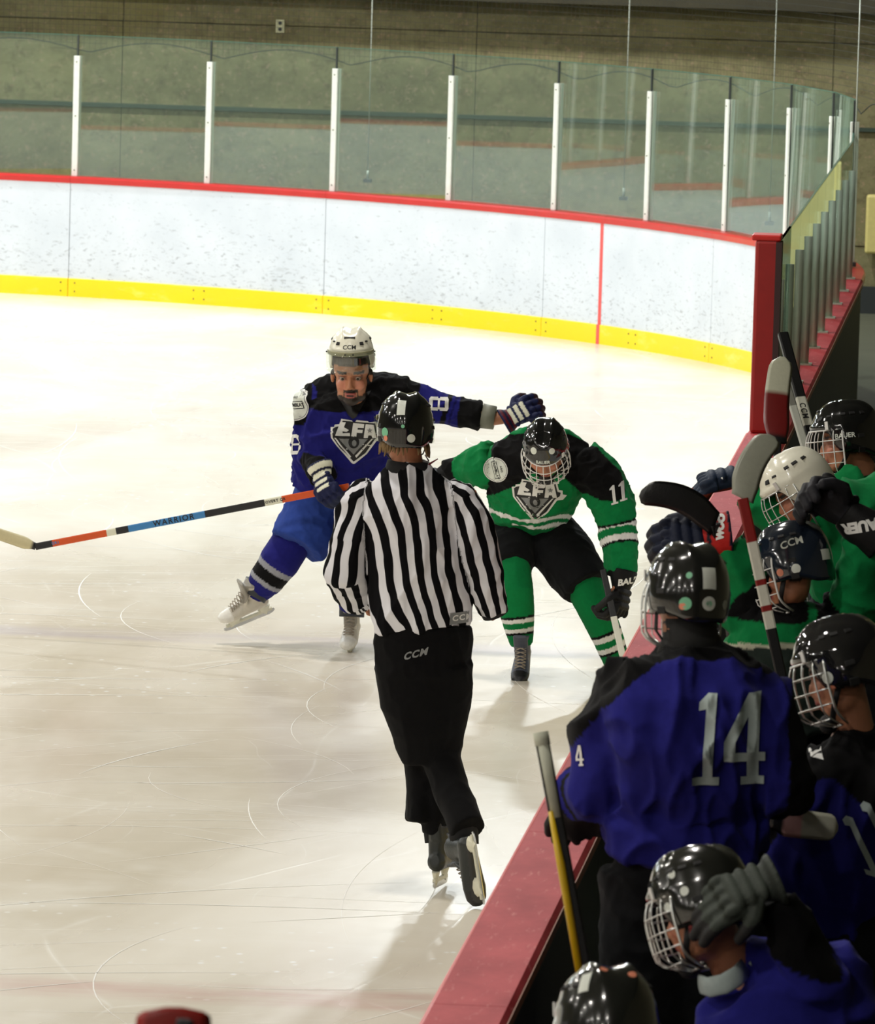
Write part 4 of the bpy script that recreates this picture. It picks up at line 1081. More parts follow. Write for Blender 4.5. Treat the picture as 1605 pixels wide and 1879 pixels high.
decal('sleeve_number', poly_shape(digit8(.10, .07, .016)), J(550, 815, -.05), Wd(.55, -.1, -.8), Wd(.15, -1, 0), bt, m_white, j1, off=.004, dirn=Wd(.85, 0, .5))
# collar V
decal('collar', poly_shape([[(-.085, .05), (-.02, -.065), (0, -.085), (.02, -.075), (.085, .05), (.0, .02)]]), J(645, 738, -.2), Wd(1, 0, 0), Wd(0, -1, 0), bt, m_black, j1, off=.005, dirn=Vector((0, 1, 0)))
OR = srgb(214, 84, 30); SKY = srgb(60, 130, 190); DKG = (.012, .012, .014)
s1 = stick('hockey_stick', 'orange, blue and black hockey stick held across the ice by the bearded blue skater', J(640, 893, -.35), J(66, 1003, -.1), J(-26, 972, -.12), Wd(.19, 1, 0),
      [(0, OR), (.10, OR), (.21, GW), (.265, DKG), (.42, DKG), (.455, SKY), (.66, SKY), (.70, DKG), (.74, GW), (.77, OR), (.90, OR), (.945, DKG)], [(0, DKG), (.06, srgb(206, 196, 156))], w_=.034, bh=.062,
      text=[('WARRIOR', .555, .040, m_black, -1), ('COVERT QR', .235, .018, m_black, -1), ('QR1', .935, .018, mat('stick_blue', SKY, .5), -1)])

# ================================================================== referee
f2 = Fig('referee seen from behind in black and white striped shirt and black trousers', 24.8, at(840, 1640, 24.8))
J = f2.J
side = Wd(1, .02, .05)
hc = J(743, 792, .0); hf = Wd(-.18, .10, 1); hu = Wd(.02, -1, .12)
KLe, KRi = J(782, 1395, .08), J(812, 1400, -.02)
body(f2, [([J(778, 1200), J(768, 1100), J(757, 980), J(752, 900), J(748, 865)], [(.15, .11), (.13, .10), (.16, .11), (.17, .10), (.07, .06)], side),
          ([J(750, 880), J(745, 820, .01)], [.062, .056], side),
          ([J(672, 905), J(632, 1045, .03), J(662, 1098, .30)], [.055, .042, .03], None), ([J(848, 905), J(880, 1010), J(904, 1104, .05)], [.055, .042, .03], None),
          ([J(738, 1210), KLe, J(800, 1540, .05)], [.085, .045, .038], None), ([J(822, 1210), KRi+Vector((0, .03, 0)), J(853, 1530, -.2)], [.085, .045, .038], None)],
     head=(hc, hf, hu, 1.0), hands=[(J(664, 1098, .32), Wd(.3, .3, .9), Wd(.9, 0, -.2), .7, 1), (J(906, 1106, .06), Wd(.25, .25, 1), Wd(-.9, 0, .3), .8, -1)], voxs=.007, hair=srgb(120, 92, 60))
# striped shirt: u runs across the cloth so that each stripe is a woven band
me = MB()
tor = ([J(776, 1152), J(772, 1115), J(766, 1050), J(757, 980), J(753, 925), J(751, 890), J(750, 868), J(749, 850)],
       [(.188, .135), (.192, .14), (.188, .14), (.178, .135), (.186, .13), (.168, .12), (.105, .09), (.062, .066)], side)
aL = ([J(690, 898), J(664, 915), J(640, 985, .0), J(634, 1045, .02), J(650, 1090, .14), J(662, 1100, .26)], [.055, .068, .076, .083, .072, .055], None)
aR = ([J(815, 898), J(845, 915), J(866, 965), J(880, 1020), J(894, 1080, .02), J(905, 1122, .05)], [.055, .068, .078, .076, .066, .052], None)
for t_ in (tor, aL, aR): me.tube(t_[0], t_[1], 28, side=t_[2])
me = vox(me, .0065, 6, 'shirt'); P = get_co(me)
qs = [tubecoord(P, t_[0], [rmax(r) for r in t_[1]]) for t_ in (tor, aL, aR)]
own = np.array([q[0] for q in qs]).argmin(0)
rel = P-np.array(J(750, 900)); sx = rel@np.array(ux); sy = -(rel@np.array(uy))
u_ = sx-.26*np.clip(sy-.02, 0, .6)*np.clip(1-np.abs(sx+.02)*1.6, .35, 1)-.012*np.sin(sy*13+sx*6)                # torso stripes, pulled over to the right towards the hem
for k, (t_, sg_) in enumerate(((aL, -1), (aR, 1))):
    pts = [np.array(p) for p in t_[0]]; m_ = own == k+1
    # lateral coordinate across the sleeve
    ctr = np.zeros((m_.sum(), 3)); Pm = P[m_]; best = np.full(len(Pm), 1e9); dirs = np.zeros((len(Pm), 3))
    for i in range(len(pts)-1):
        a, b_ = pts[i], pts[i+1]; d = b_-a; l2 = d@d; t = np.clip((Pm-a)@d/l2, 0, 1); c_ = a+t[:, None]*d; q = np.linalg.norm(Pm-c_, axis=1)
        g = q < best; best[g] = q[g]; ctr[g] = c_[g]; dirs[g] = d/np.sqrt(l2)
    rl = Pm-ctr; dv = np.array(Vector((0, 1, 0)))
    lat = np.cross(dirs, dv); lat /= np.linalg.norm(lat, axis=1)[:, None]+1e-9
    ang = np.arctan2((rl*lat).sum(1), -(rl@dv)); u_[m_] = ang*.075+.012
nrm_f = .006*np.sin(sy*55+sx*20)*0
at_ = me.attributes.new('su', 'FLOAT', 'POINT'); at_.data.foreach_set('value', u_+.004*snoise(P, 14, 8))
crease(me, .018, 6, 21, (1.4, 1, .75)); crease(me, .007, 15, 22, (1.3, 1, .8))
m_ref, nt, b = new_mat('striped_shirt'); L = nt.links.new
a_ = N(nt, 'ShaderNodeAttribute'); a_.attribute_name = 'su'
sn = math_('SINE', math_('MULTIPLY', a_.outputs['Fac'], 2*PI/.062))
base = ramp(math_('MULTIPLY_ADD', sn, .5, .5), [(.46, (.004, .004, .005)), (.54, srgb(222, 222, 228))])
L(base, b.inputs['Base Color']); b.inputs['Roughness'].default_value = .9; b.inputs['Specular IOR Level'].default_value = .1
j2 = link('striped_shirt', me, m_ref, f2.root); bt2 = bvh(me)
MB().tube([J(748, 846, .0), J(747, 862, .0), J(750, 878, .0)], [(.078, .070), (.088, .078), (.100, .085)], 24, side=side).build('collar', mat('collar_black', (.006, .006, .007), .9), f2.root)
PB = (.0035, .0035, .004)
garment(f2, 'trousers', {
    'hip': ([J(778, 1145), J(776, 1180), J(775, 1235)], [(.180, .13), (.190, .14), (.180, .14)], side),
    'mid': ([J(775, 1235), J(778, 1285), J(784, 1340), J(786, 1400)], [(.180, .135), (.168, .13), (.140, .12), (.10, .09)], side),
    'l': ([J(735, 1215), J(752, 1300, .03), J(775, 1385, .08), J(776, 1450, .06), J(768, 1508, .04)], [(.105, .12), (.100, .11), (.078, .09), (.066, .08), (.050, .09)], side),
    'r': ([J(818, 1215), J(818, 1300, .02), J(808, 1390, .0), J(830, 1455, -.12), J(860, 1524, -.24)], [(.105, .12), (.092, .11), (.078, .09), (.070, .08), (.066, .08)], side),
    'gus': ([J(800, 1440, .05), J(797, 1528, .05)], [(.05, .08), (.045, .07)], side)},
    paint_pants(PB), folds=.008, fs_=6, seed=31, voxs=.008)
tm = [c for c in f2.root.children if c.name.startswith('trousers')][0].data; bt = bvh(tm)
decal('trouser_lettering', text_shape('CCM', .040, .0015, 1.15), J(760, 1204, -.2), Wd(1, -.25, 0), Wd(.25, -1, 0), bt, m_grey, f2.root, dirn=Vector((0, 1, 0)), seg=.02)
decal('waist_patch', poly_shape([[(-.045, -.022), (.045, -.022), (.045, .022), (-.045, .022)]]), J(842, 1141, -.2), Wd(1, -.08, 0), Wd(.08, -1, 0), bt2, m_grey, j2, dirn=Vector((0, 1, 0)))
decal('waist_lettering', text_shape('CCM', .030, .001, 1.2), J(842, 1141, -.2), Wd(1, -.08, 0), Wd(.08, -1, 0), bt2, m_white, j2, dirn=Vector((0, 1, 0)), off=.005)
helmet(f2.root, hc, hf, hu, m_hblack, 1.0, cage=False, visor=True, stickers_glints=((-2.22, .14, .018, m_stick1), (-2.25, .07, .011, m_sticko), (-3.28, .12, .016, m_stickglintw), (-2.85, .52, (.016, .030), m_stickglintw), (-2.95, .26, .007, m_stick1)))  # the upright white rectangle is a reflection painted onto the shell
# hair curls out under the rim
mb = MB(); rr2 = random.Random(4); r_, f_, u_v = frame(hf, hu)
for i in range(46):
    th = rr2.uniform(-1.9, 1.9); p0 = hc-f_*.085*math.cos(th)+r_*.085*math.sin(th)-u_v*(.035+rr2.uniform(0, .02))
    q = p0+(r_*math.sin(th)*.012-f_*math.cos(th)*.010-u_v*rr2.uniform(.02, .05))
    mb.tube([p0, mixv(p0, q, .5)+r_*rr2.uniform(-.004, .004), q], [.007, .006, .002], 6)
mb.build('hair', mat('hair_blond', srgb(124, 100, 66), .8, noise=.3, nscale=60), f2.root)['kind'] = 'stuff'
lan = MB(); lan.tube([J(780, 835, .05), J(786, 845, .02), J(783, 855, .0), J(790, 850, -.02), J(803, 842, -.03)], [.003, .003, .003, .004, .002], 6); lan.build('whistle_cord', mat('cord_red', srgb(110, 20, 36), .6), f2.root)
for w_, D, P_, cu, th in ((J(664, 1100, .30), Wd(.3, .3, .9), Wd(.9, 0, -.2), .7, 1),):
    pass
MB().tube([J(903, 1112, .05), J(909, 1127, .06)], [.056, .052], 20).build('cuff', bpy.data.materials['collar_black'], f2.root)
bk = srgb(34, 38, 36)
MB().tube([J(800, 1500, .06), J(804, 1545, .05)], [.055, .052], 16).build('black_sock', bpy.data.materials['collar_black'], f2.root)
MB().tube([J(848, 1490, -.2), J(852, 1550, -.22)], [.058, .055], 16).build('black_sock', bpy.data.materials['collar_black'], f2.root)
skate(f2.root, J(806, 1553, .05), Wd(.10, .06, 1), Wd(.05, -1, .1), bk, (.01, .01, .01), (.02, .02, .02), s=1.0)
skate(f2.root, J(850, 1568, -.26), Wd(.14, 1, .12), Wd(-.46, -.22, .85), bk, (.01, .01, .01), (.02, .02, .02), s=1.0)

# ================================================================== green skater 11
f3 = Fig('skater in green jersey number 11 bent forward with black caged helmet', 31.2, at(960, 1255, 31.0))
J = f3.J; side = Wd(1, -.03, .0)
hc = J(1001, 828, -.42); hf = Wd(-.02, .76, -.64); hu = Wd(0, -.64, -.76)
body(f3, [([J(972, 985, .28), J(978, 930, .12), J(990, 860, -.08), J(1000, 835, -.2)], [(.15, .11), (.14, .11), (.17, .11), (.08, .07)], side),
          ([J(1000, 850, -.15), hc], [.062, .058], side),
          ([J(893, 852, -.05), J(852, 862, .1), J(812, 872, .1)], [.055, .042, .03], None), ([J(1090, 858, -.08), J(1130, 960, -.1), J(1139, 1052, -.18)], [.055, .042, .03], None),
          ([J(938, 985, .26), J(944, 1066, -.06), J(957, 1180, .02)], [.085, .05, .04], None), ([J(1010, 985, .26), J(1082, 1090, .0), J(1140, 1240, .1)], [.085, .06, .04], None)],
     head=(hc, hf, hu, 1.0), hands=[(J(812, 872, .1), Wd(-1, .2, 0), Wd(0, 1, .3), .6, 1), (J(1139, 1058, -.18), Wd(-.05, 1, -.1), Wd(-.9, 0, .3), .9, -1)], voxs=.007)
def paint_g11(P, keys, own, A):
    C = np.tile(np.array(GRN), (len(P), 1)); k = {n: i for i, n in enumerate(keys)}
    rel = P-np.array(J(1000, 850)); x = rel@np.array(ux)*385; y = -(rel@np.array(uy))*385       # in survey units
    # yoke: two rounded shoulder panels meeting behind the helmet
    L1 = ((x+75)/78)**2+((y-(-2)-.0*x)/46)**2
    a = math.radians(-32); xr = (x+72)*math.cos(a)+(y-2)*math.sin(a)*-1*-1; yr = -(x+72)*math.sin(a)+(y-2)*math.cos(a)
    yokeL = (xr/86)**2+(yr/42)**2 < 1
    a = math.radians(38); xr = (x-72)*math.cos(a)+(y-8)*math.sin(a); yr = -(x-72)*math.sin(a)+(y-8)*math.cos(a)
    yokeR = (xr/88)**2+(yr/40)**2 < 1
    front = P[:, 1] < J(1000, 850)[1]+.25
    C[(yokeL | yokeR) & front & (own != k['armL2'])] = BLK
    t = own == k['torso']; at2 = A[k['torso']]
    C[t & (np.abs(at2+.02) < .008)] = WHT; C[t & (np.abs(at2-.02) < .005)] = WHT
    yl = 104-.0022*(x+10)**2; C[t & (np.abs(y-yl) < 3.2) & (np.abs(x) < 100)] = WHT; C[t & (np.abs(y-yl-11) < 2.4) & (np.abs(x) < 60)] = WHT
    al = own == k['armR2']; a2 = A[k['armR2']]
    for lo, hi, c_ in ((.345, .357, BLK), (.357, .385, WHT), (.385, .393, np.array(GRN)), (.43, .458, WHT), (.458, .470, BLK), (.60, .9, BLK)): C[al & (a2 > lo) & (a2 < hi)] = c_
    ar = own == k['armL2']; C[ar & (A[k['armL2']] > .205)] = BLK
    return C
j3, jm3 = garment(f3, 'jersey', {
    'torso': ([J(972, 950, .20), J(973, 935, .14), J(978, 905, .06), J(988, 872, -.02), J(995, 845, -.06), J(1000, 822, -.02), J(1000, 808, .04)],
              [(.190, .14), (.198, .15), (.215, .17), (.245, .17), (.255, .16), (.215, .14), (.12, .10)], side),
    'armL2': ([J(905, 850, -.02), J(885, 855, .0), J(850, 862, .08), J(818, 870, .08)], [.105, .105, .080, .062], None),
    'armR2': ([J(1070, 845, -.05), J(1095, 865, -.08), J(1122, 920, -.1), J(1132, 965, -.1), J(1139, 1010, -.14), J(1138, 1052, -.18)], [.100, .108, .104, .100, .085, .070], None)},
    paint_g11, folds=.015, fs_=8, seed=41, voxs=.0075)
bt = bvh(jm3)
crest(bt, j3, J(976, 925, -.3), Wd(1, .05, 0), Wd(.03, -1, -.05), .108, dirn=Vector((0, 1, 0)))
patch(bt, j3, J(904, 868, -.3), Wd(.25, 1, 0), Wd(1, -.25, 0), .062, Vector((0, 1, 0)))
def digit1(h, w_): return [[(-w_*.5, -h/2), (w_*.5, -h/2), (w_*.5, -h*.40), (w_*.22, -h*.40), (w_*.22, h/2), (-w_*.05, h/2), (-w_*.5, h*.36), (-w_*.5, h*.28), (-w_*.2, h*.30), (-w_*.2, -h*.40), (-w_*.5, -h*.40)]]
for q in (-1, 1): decal('sleeve_number', poly_shape(digit1(.09, .034)), J(1131+q*8, 909-q*3, -.3), Wd(.96, -.25, 0), Wd(-.12, -1, 0), bt, m_white, j3, off=.004, dirn=Vector((0, 1, 0)))
def paint_shell(P, keys, own, A): return np.tile(np.array((.006, .0065, .0075)), (len(P), 1))
garment(f3, 'hockey_pants', {
    'hip': ([J(970, 952, .22), J(972, 990, .26)], [(.20, .16), (.215, .18)], side),
    'l': ([J(935, 985, .22), J(936, 1015, .05), J(938, 1046, -.04)], [(.135, .14), (.125, .14), (.095, .115)], side),
    'r': ([J(1010, 985, .20), J(1045, 1030, .05), J(1075, 1078, -.03)], [(.145, .14), (.145, .14), (.118, .12)], side)}, paint_shell, folds=.008, seed=43)
gb = [(.28, .292, BLK), (.292, .312, WHT), (.312, .342, GRN), (.342, .362, WHT), (.362, .374, BLK)]
garment(f3, 'sock', {'s': ([J(940, 1020, .0), J(945, 1085, -.10), J(948, 1125, -.06), J(956, 1180, 0)], [.082, .086, .084, .056], None)}, sock_paint(GRN, gb), folds=.003, seed=45, voxs=.007)
gb2 = [(.31, .325, BLK), (.325, .352, WHT), (.352, .385, GRN), (.385, .410, WHT), (.410, .422, BLK)]
garment(f3, 'sock', {'s': ([J(1060, 1050, -.0), J(1092, 1115, .0), J(1113, 1165, .04), J(1136, 1225, .08)], [.095, .088, .076, .060], None)}, sock_paint(GRN, gb2), folds=.003, seed=46, voxs=.007)
skate(f3.root, J(958, 1190, -.02), Wd(-.04, .50, -.86), Wd(0, -.86, -.50), srgb(74, 78, 92), (.008, .008, .01), srgb(70, 74, 88), s=1.0)
skate(f3.root, J(1141, 1240, .08), Wd(.1, .30, -1), Wd(0, -1, -.3), srgb(74, 78, 92), (.008, .008, .01), srgb(70, 74, 88), s=1.0)
helmet(f3.root, hc, hf, hu, m_hblack, 1.03, cage=True, wire=m_wirew, stickers_glints=((.52, .42, .017, m_stickglintw), (-.50, .42, .015, m_stickglintw)), logo='BAUER', logom=(0, .12, .022))
BK4 = (BLK, BLK, (.02, .02, .022), (.015, .015, .015))
g_ = glove(f3.root, J(1139, 1080, -.20), Wd(-.16, 1, -.1), Wd(-.9, 0, .45), .75, BK4, thumb=-1, k=1.25, cuff_len=.07, txt='BAUER', txtm=(Wd(1, -.12, 0), Wd(.12, -1, 0), Vector((0, 1, 0))))
glove(f3.root, J(806, 874, .1), Wd(-1, .3, 0), Wd(0, 1, .3), .6, BK4, thumb=1, k=1.2, cuff_len=.06)
stick('hockey_stick', 'white and black hockey stick held low in the left glove of green skater 11', J(1106, 1046, -.22), J(1172, 1335, -.55), J(1120, 1345, -.75), Wd(1, 0, 0),
      [(0, BLK), (.26, BLK), (.30, srgb(214, 214, 200)), (.62, srgb(214, 214, 200)), (.66, (.05, .02, .02)), (.85, BLK)], [(0, BLK)])
# ================================================================== players on the bench
def bench_body(fig, neck, chest, pelvis, side, hc, hf, hu, arms, s=1.0, lean=None, feet=None, hair=None, hands=()):
    """skin body under the kit, standing on the bench floor"""
    fp = [Vector((pelvis.x+d, pelvis.y+.02, .0)) for d in (-.11, .13)] if feet is None else feet
    tb = [([pelvis, mixv(pelvis, chest, .5), chest, neck], [(.15, .11), (.14, .10), (.18, .11), (.07, .06)], side),
          ([neck, hc], [.06, .056], side)]
    for sh, el, wr in arms: tb.append(([sh, el, wr], [.055, .042, .03], None))
    for q in fp: tb.append(([pelvis+Vector(((q.x-pelvis.x)*.9, 0, 0)), Vector((q.x, q.y-.02, max(.48, pelvis.z*.5))), q+Vector((0, 0, .10))], [.085, .06, .042], None))
    body(fig, tb, head=(hc, hf, hu, s), hands=hands, voxs=.010, hair=hair)
    kn = [Vector((q.x, q.y-.02, max(.48, pelvis.z*.5))) for q in fp]
    garment(fig, 'hockey_pants', {'hip': ([pelvis+Vector((0, 0, .14)), pelvis-Vector((0, 0, .06))], [(.20, .15), (.21, .16)], side),
        'l': ([pelvis+Vector((-.10, 0, 0)), mixv(pelvis+Vector((-.10, 0, 0)), kn[0], .85)], [.15, .13], None),
        'r': ([pelvis+Vector((.10, 0, 0)), mixv(pelvis+Vector((.10, 0, 0)), kn[1], .85)], [.15, .13], None)}, paint_shell, voxs=.012, folds=.008, seed=5)
    return fp, kn
def bench_legs(fig, fp, kn, base, fwd=Vector((-.3, 1, 0))):
    for q, k_ in zip(fp, kn):
        garment(fig, 'sock', {'s': ([k_+Vector((0, 0, .08)), mixv(k_, q, .5)+Vector((0, -.01, .04)), q+Vector((0, 0, .15))], [.09, .085, .06], None)}, sock_paint(base, [(.18, .21, WHT), (.24, .27, WHT)]), voxs=.012, folds=.002, seed=6)
        skate(fig.root, q+Vector((0, 0, .158)), fwd, Vector((0, 0, 1)), BLK, (.02, .02, .02), (.03, .03, .03))
def flat_paint(base, rules):
    """rules: [(key or None, lo, hi, colour)] along a limb"""
    def f(P, keys, own, A):
        C = np.tile(np.array(base), (len(P), 1)); k = {n: i for i, n in enumerate(keys)}
        for key, lo, hi, c_ in rules:
            m_ = (own == k[key]) & (A[k[key]] > lo) & (A[k[key]] < hi); C[m_] = c_
        return C
    return f

# ---- blue 14, leaning on the boards with his back to us
f4 = Fig('player in blue jersey number 14 seen from behind, leaning on the red ledge', 18.2, (.45, 18.4, 0)); J = f4.J; side = Wd(1, .02, .12)
hc = J(1260, 1102, .05); hf = Wd(-.55, .16, 1); hu = Wd(-.03, -1, .15)
neck, chest, pel = J(1268, 1185, .06), J(1272, 1290, .05), J(1262, 1600, .12)
SL_, EL_, WL_ = J(1160, 1275, .08), J(1092, 1440, .05), J(1065, 1490, .40)
SR_, ER_, WR_ = J(1392, 1285, .05), J(1428, 1440, .0), J(1425, 1450, .35)
fp, kn = bench_body(f4, neck, chest, pel, side, hc, hf, hu, [(SL_, EL_, WL_), (SR_, ER_, WR_)], 1.0, hair=(.02, .015, .01))
bench_legs(f4, fp, kn, BLUE)
def paint14(P, keys, own, A):
    C = np.tile(np.array(BLUE)*1.1, (len(P), 1)); k = {n: i for i, n in enumerate(keys)}
    rel = P-np.array(J(1268, 1185)); x = rel@np.array(ux)*654; y = -(rel@np.array(uy))*654
    C[(y < 22+.10*x*0+.0007*(x)**2*1.6) & (np.abs(x) < 150)] = BLK
    C[((own == k['armL']) | (own == k['torso'])) & (x < -62) & (y < 30-1.05*(x+68))] = BLK
    C[(own == k['armL']) & (A[k['armL']] > .38) & (A[k['armL']] < .40)] = BLK
    C[(own == k['armL']) & (A[k['armL']] > .42)] = BLK; C[(own == k['armR']) & (A[k['armR']] > .34)] = BLK
    C[(own == k['armR']) & (x > 176)] = BLK
    return C
def drape14(mb): pass
j4, jm4 = garment(f4, 'jersey', {
    'torso': ([J(1256, 1556, .10), J(1258, 1505, .08), J(1264, 1472, .07), J(1268, 1430, .05), J(1272, 1350, .02), J(1272, 1280, .02), J(1270, 1232, .04), J(1268, 1200, .06), J(1268, 1178, .06)],
              [(.222, .165), (.232, .172), (.214, .148), (.234, .172), (.245, .18), (.245, .18), (.205, .15), (.13, .11), (.085, .08)], side),
    'armL': ([J(1190, 1262, .06), J(1152, 1300, .06), J(1115, 1380, .05), J(1088, 1455, .05), J(1070, 1482, .22), J(1064, 1492, .34)], [.105, .110, .105, .092, .078, .072], None),
    'armR': ([J(1350, 1262, .04), J(1385, 1290, .04), J(1410, 1370, .0), J(1428, 1435, .02), J(1426, 1450, .25)], [.105, .105, .095, .088, .075], None)},
    paint14, voxs=.009, folds=.034, fs_=5.5, seed=51, stretch=(1.5, 1, .6))
bt = bvh(jm4)
def digit4(h, w_): 
    return [[(.06*w_, h/2), (.34*w_, h/2), (.34*w_, -h*.14), (.06*w_, -h*.14)], [(-.5*w_, -h*.14), (-.5*w_, -h*.02), (.06*w_, h/2), (.06*w_, h*.24), (-.22*w_, -h*.02), (-.22*w_, -h*.14)],
            [(-.5*w_, -h*.14), (-.5*w_, -h*.24), (.5*w_, -h*.24), (.5*w_, -h*.14)], [(.06*w_, -h*.24), (.34*w_, -h*.24), (.34*w_, -h*.42), (.06*w_, -h*.42)], [(-.08*w_, -h*.41), (.48*w_, -h*.41), (.48*w_, -h/2), (-.08*w_, -h/2)]]
def digit1b(h, w_): return [[(-w_*.5, -h/2), (w_*.5, -h/2), (w_*.5, -h*.41), (w_*.24, -h*.41), (w_*.24, h/2), (-w_*.10, h/2), (-w_*.42, h*.40), (-w_*.42, h*.31), (-w_*.14, h*.33), (-w_*.14, -h*.41), (-w_*.5, -h*.41)]]
X14, Y14 = Wd(1, .03, 0), Wd(.05, -1, 0)
decal('back_number', poly_shape(digit1b(.262, .072)), J(1297, 1362, -.2), X14, Wd(.07, -1, 0), bt, m_gridw, j4, off=.007, dirn=Vector((0, 1, 0)), seg=.012)
decal('back_number', poly_shape(digit4(.262, .112)), J(1364, 1364, -.2), X14, Wd(.04, -1, 0), bt, m_gridw, j4, off=.007, dirn=Vector((0, 1, 0)), seg=.012)
decal('sleeve_number', poly_shape(digit4(.06, .032)), J(1050, 1385, -.02), Wd(.5, -.2, -.9), Wd(.5, -1, .2), bt, m_white, j4, off=.004, dirn=Wd(.85, .2, .5), seg=.02)
tm = [c for c in f4.root.children if c.name.startswith('hockey_pants')][0].data
decal('waist_lettering', text_shape('WARRIOR', .028, .001, 1.2), J(1192, 1574, -.3), Wd(1, .10, 0), Wd(.1, -1, 0), bvh(tm), m_grey, f4.root, off=.004, dirn=Vector((0, 1, 0)))
m_hscuff = mat('helmet_black_scuffed', (.009, .0095, .009), .14, noise=.5, nscale=14, coat=.6, spec=.7)
MB().tube([J(1262, 1128, .06), J(1266, 1165, .06), J(1268, 1195, .06)], [.072, .078, .10], 20).build('neck_guard', m_foam, f4.root)
helmet(f4.root, hc, hf, hu, m_hscuff, 1.06, cage=True, stickers_glints=((-3.12, .38, (.020, .030), m_stickglintw), (-3.12, .16, .020, m_stickglintw), (-3.12, .16, .009, m_stick1), (-2.52, .15, .018, m_stick1), (-2.45, .12, .010, m_sticko), (-2.6, .40, .009, m_stick1), (-3.7, .16, .014, m_stickglintw)))
gd = (BLK, BLK, (.02, .02, .022), (.015, .015, .015))
glove(f4.root, J(1070, 1492, .52), Wd(-.3, .1, 1), Wd(0, 1, 0), .5, gd, thumb=1, k=1.15)
glove(f4.root, J(1425, 1450, .42), Wd(-.5, 0, 1), Wd(-.4, 1, 0), .5, gd, thumb=-1, k=1.15)

# ---- blue player at the right edge
f5 = Fig('player in blue with black shoulders and bare neck at the right edge of the photo', 18.9, (1.0, 19.0, 0)); J = f5.J; side = Wd(1, .15, .30)
hc = J(1545, 1236, .0); hf = Wd(-.95, .30, .25); hu = Wd(-.20, -1, .05)
neck, chest, pel = J(1568, 1345, .02), J(1575, 1440, .02), J(1560, 1730, .05)
fp, kn = bench_body(f5, neck, chest, pel, side, hc, hf, hu, [(J(1470, 1440, .0), J(1440, 1560, .0), J(1420, 1560, .25)), (J(1690, 1430, .2), J(1700, 1560, .1), J(1640, 1600, .3))], 1.02, hair=(.02, .015, .01))
bench_legs(f5, fp, kn, BLUE)
def paint5(P, keys, own, A):
    C = np.tile(np.array(BLUE)*.85, (len(P), 1)); k = {n: i for i, n in enumerate(keys)}
    rel = P-np.array(J(1560, 1400)); x = rel@np.array(ux)*630; y = -(rel@np.array(uy))*630
    C[(y < 30+1.0*np.maximum(0, x+30)*.9) & (y < 100)] = BLK
    C[(own == k['armL']) & (A[k['armL']] > .04)] = BLK
    return C
j5, jm5 = garment(f5, 'jersey', {
    'torso': ([J(1530, 1700, .05), J(1535, 1640, .04), J(1545, 1560, .03), J(1562, 1480, .02), J(1575, 1420, .02), J(1575, 1375, .02), J(1572, 1345, .02)],
              [(.24, .17), (.24, .17), (.235, .17), (.235, .17), (.20, .15), (.13, .11), (.075, .07)], side),
    'armL': ([J(1500, 1420, .0), J(1468, 1445, .0), J(1440, 1500, -.02), J(1428, 1550, .0), J(1420, 1556, .2)], [.095, .098, .092, .08, .07], None),
    'armR': ([J(1650, 1420, .15), J(1690, 1450, .2), J(1700, 1560, .1), J(1640, 1600, .28)], [.10, .10, .09, .07], None)},
    paint5, voxs=.010, folds=.02, fs_=5, seed=61, stretch=(1.4, 1, .6))
bt = bvh(jm5)
decal('back_number', poly_shape(digit1b(.20, .06)), J(1580, 1560, -.2), Wd(.8, .3, 0), Wd(-.40, -.92, 0), bt, m_gridw, j5, off=.004, dirn=Vector((0, 1, 0)), seg=.02)
decal('back_number', poly_shape(digit1b(.20, .06)), J(1612, 1535, -.2), Wd(.8, .3, 0), Wd(-.40, -.92, 0), bt, m_gridw, j5, off=.004, dirn=Vector((0, 1, 0)), seg=.02)
decal('collar_patch', poly_shape([[(-.03, -.02), (.03, -.03), (.02, .03), (-.03, .025)]]), J(1488, 1375, -.1), Wd(1, 0, 0), Wd(-.2, -1, 0), bt, m_white, j5, dirn=Vector((0, 1, 0)))
m_hshiny = mat('helmet_black_shiny', (.010, .010, .011), .07, noise=.2, nscale=20, coat=.8, spec=.7)
helmet(f5.root, hc, hf, hu, m_hshiny, 1.10, cage=True, stickers_glints=((-1.38, .12, .018, m_stickglintw), (-1.40, .0, .012, m_sticko)))
stick('hockey_stick', 'hockey stick with white taped blade beside the right arm of blue 14', J(1700, 1475, .1), J(1415, 1506, -.25), J(1533, 1520, -.3), Wd(-.1, 1, 0), [(0, BLK)], [(0, BLK), (.22, srgb(196, 150, 146)), (.50, srgb(172, 172, 156))], bh=.085)

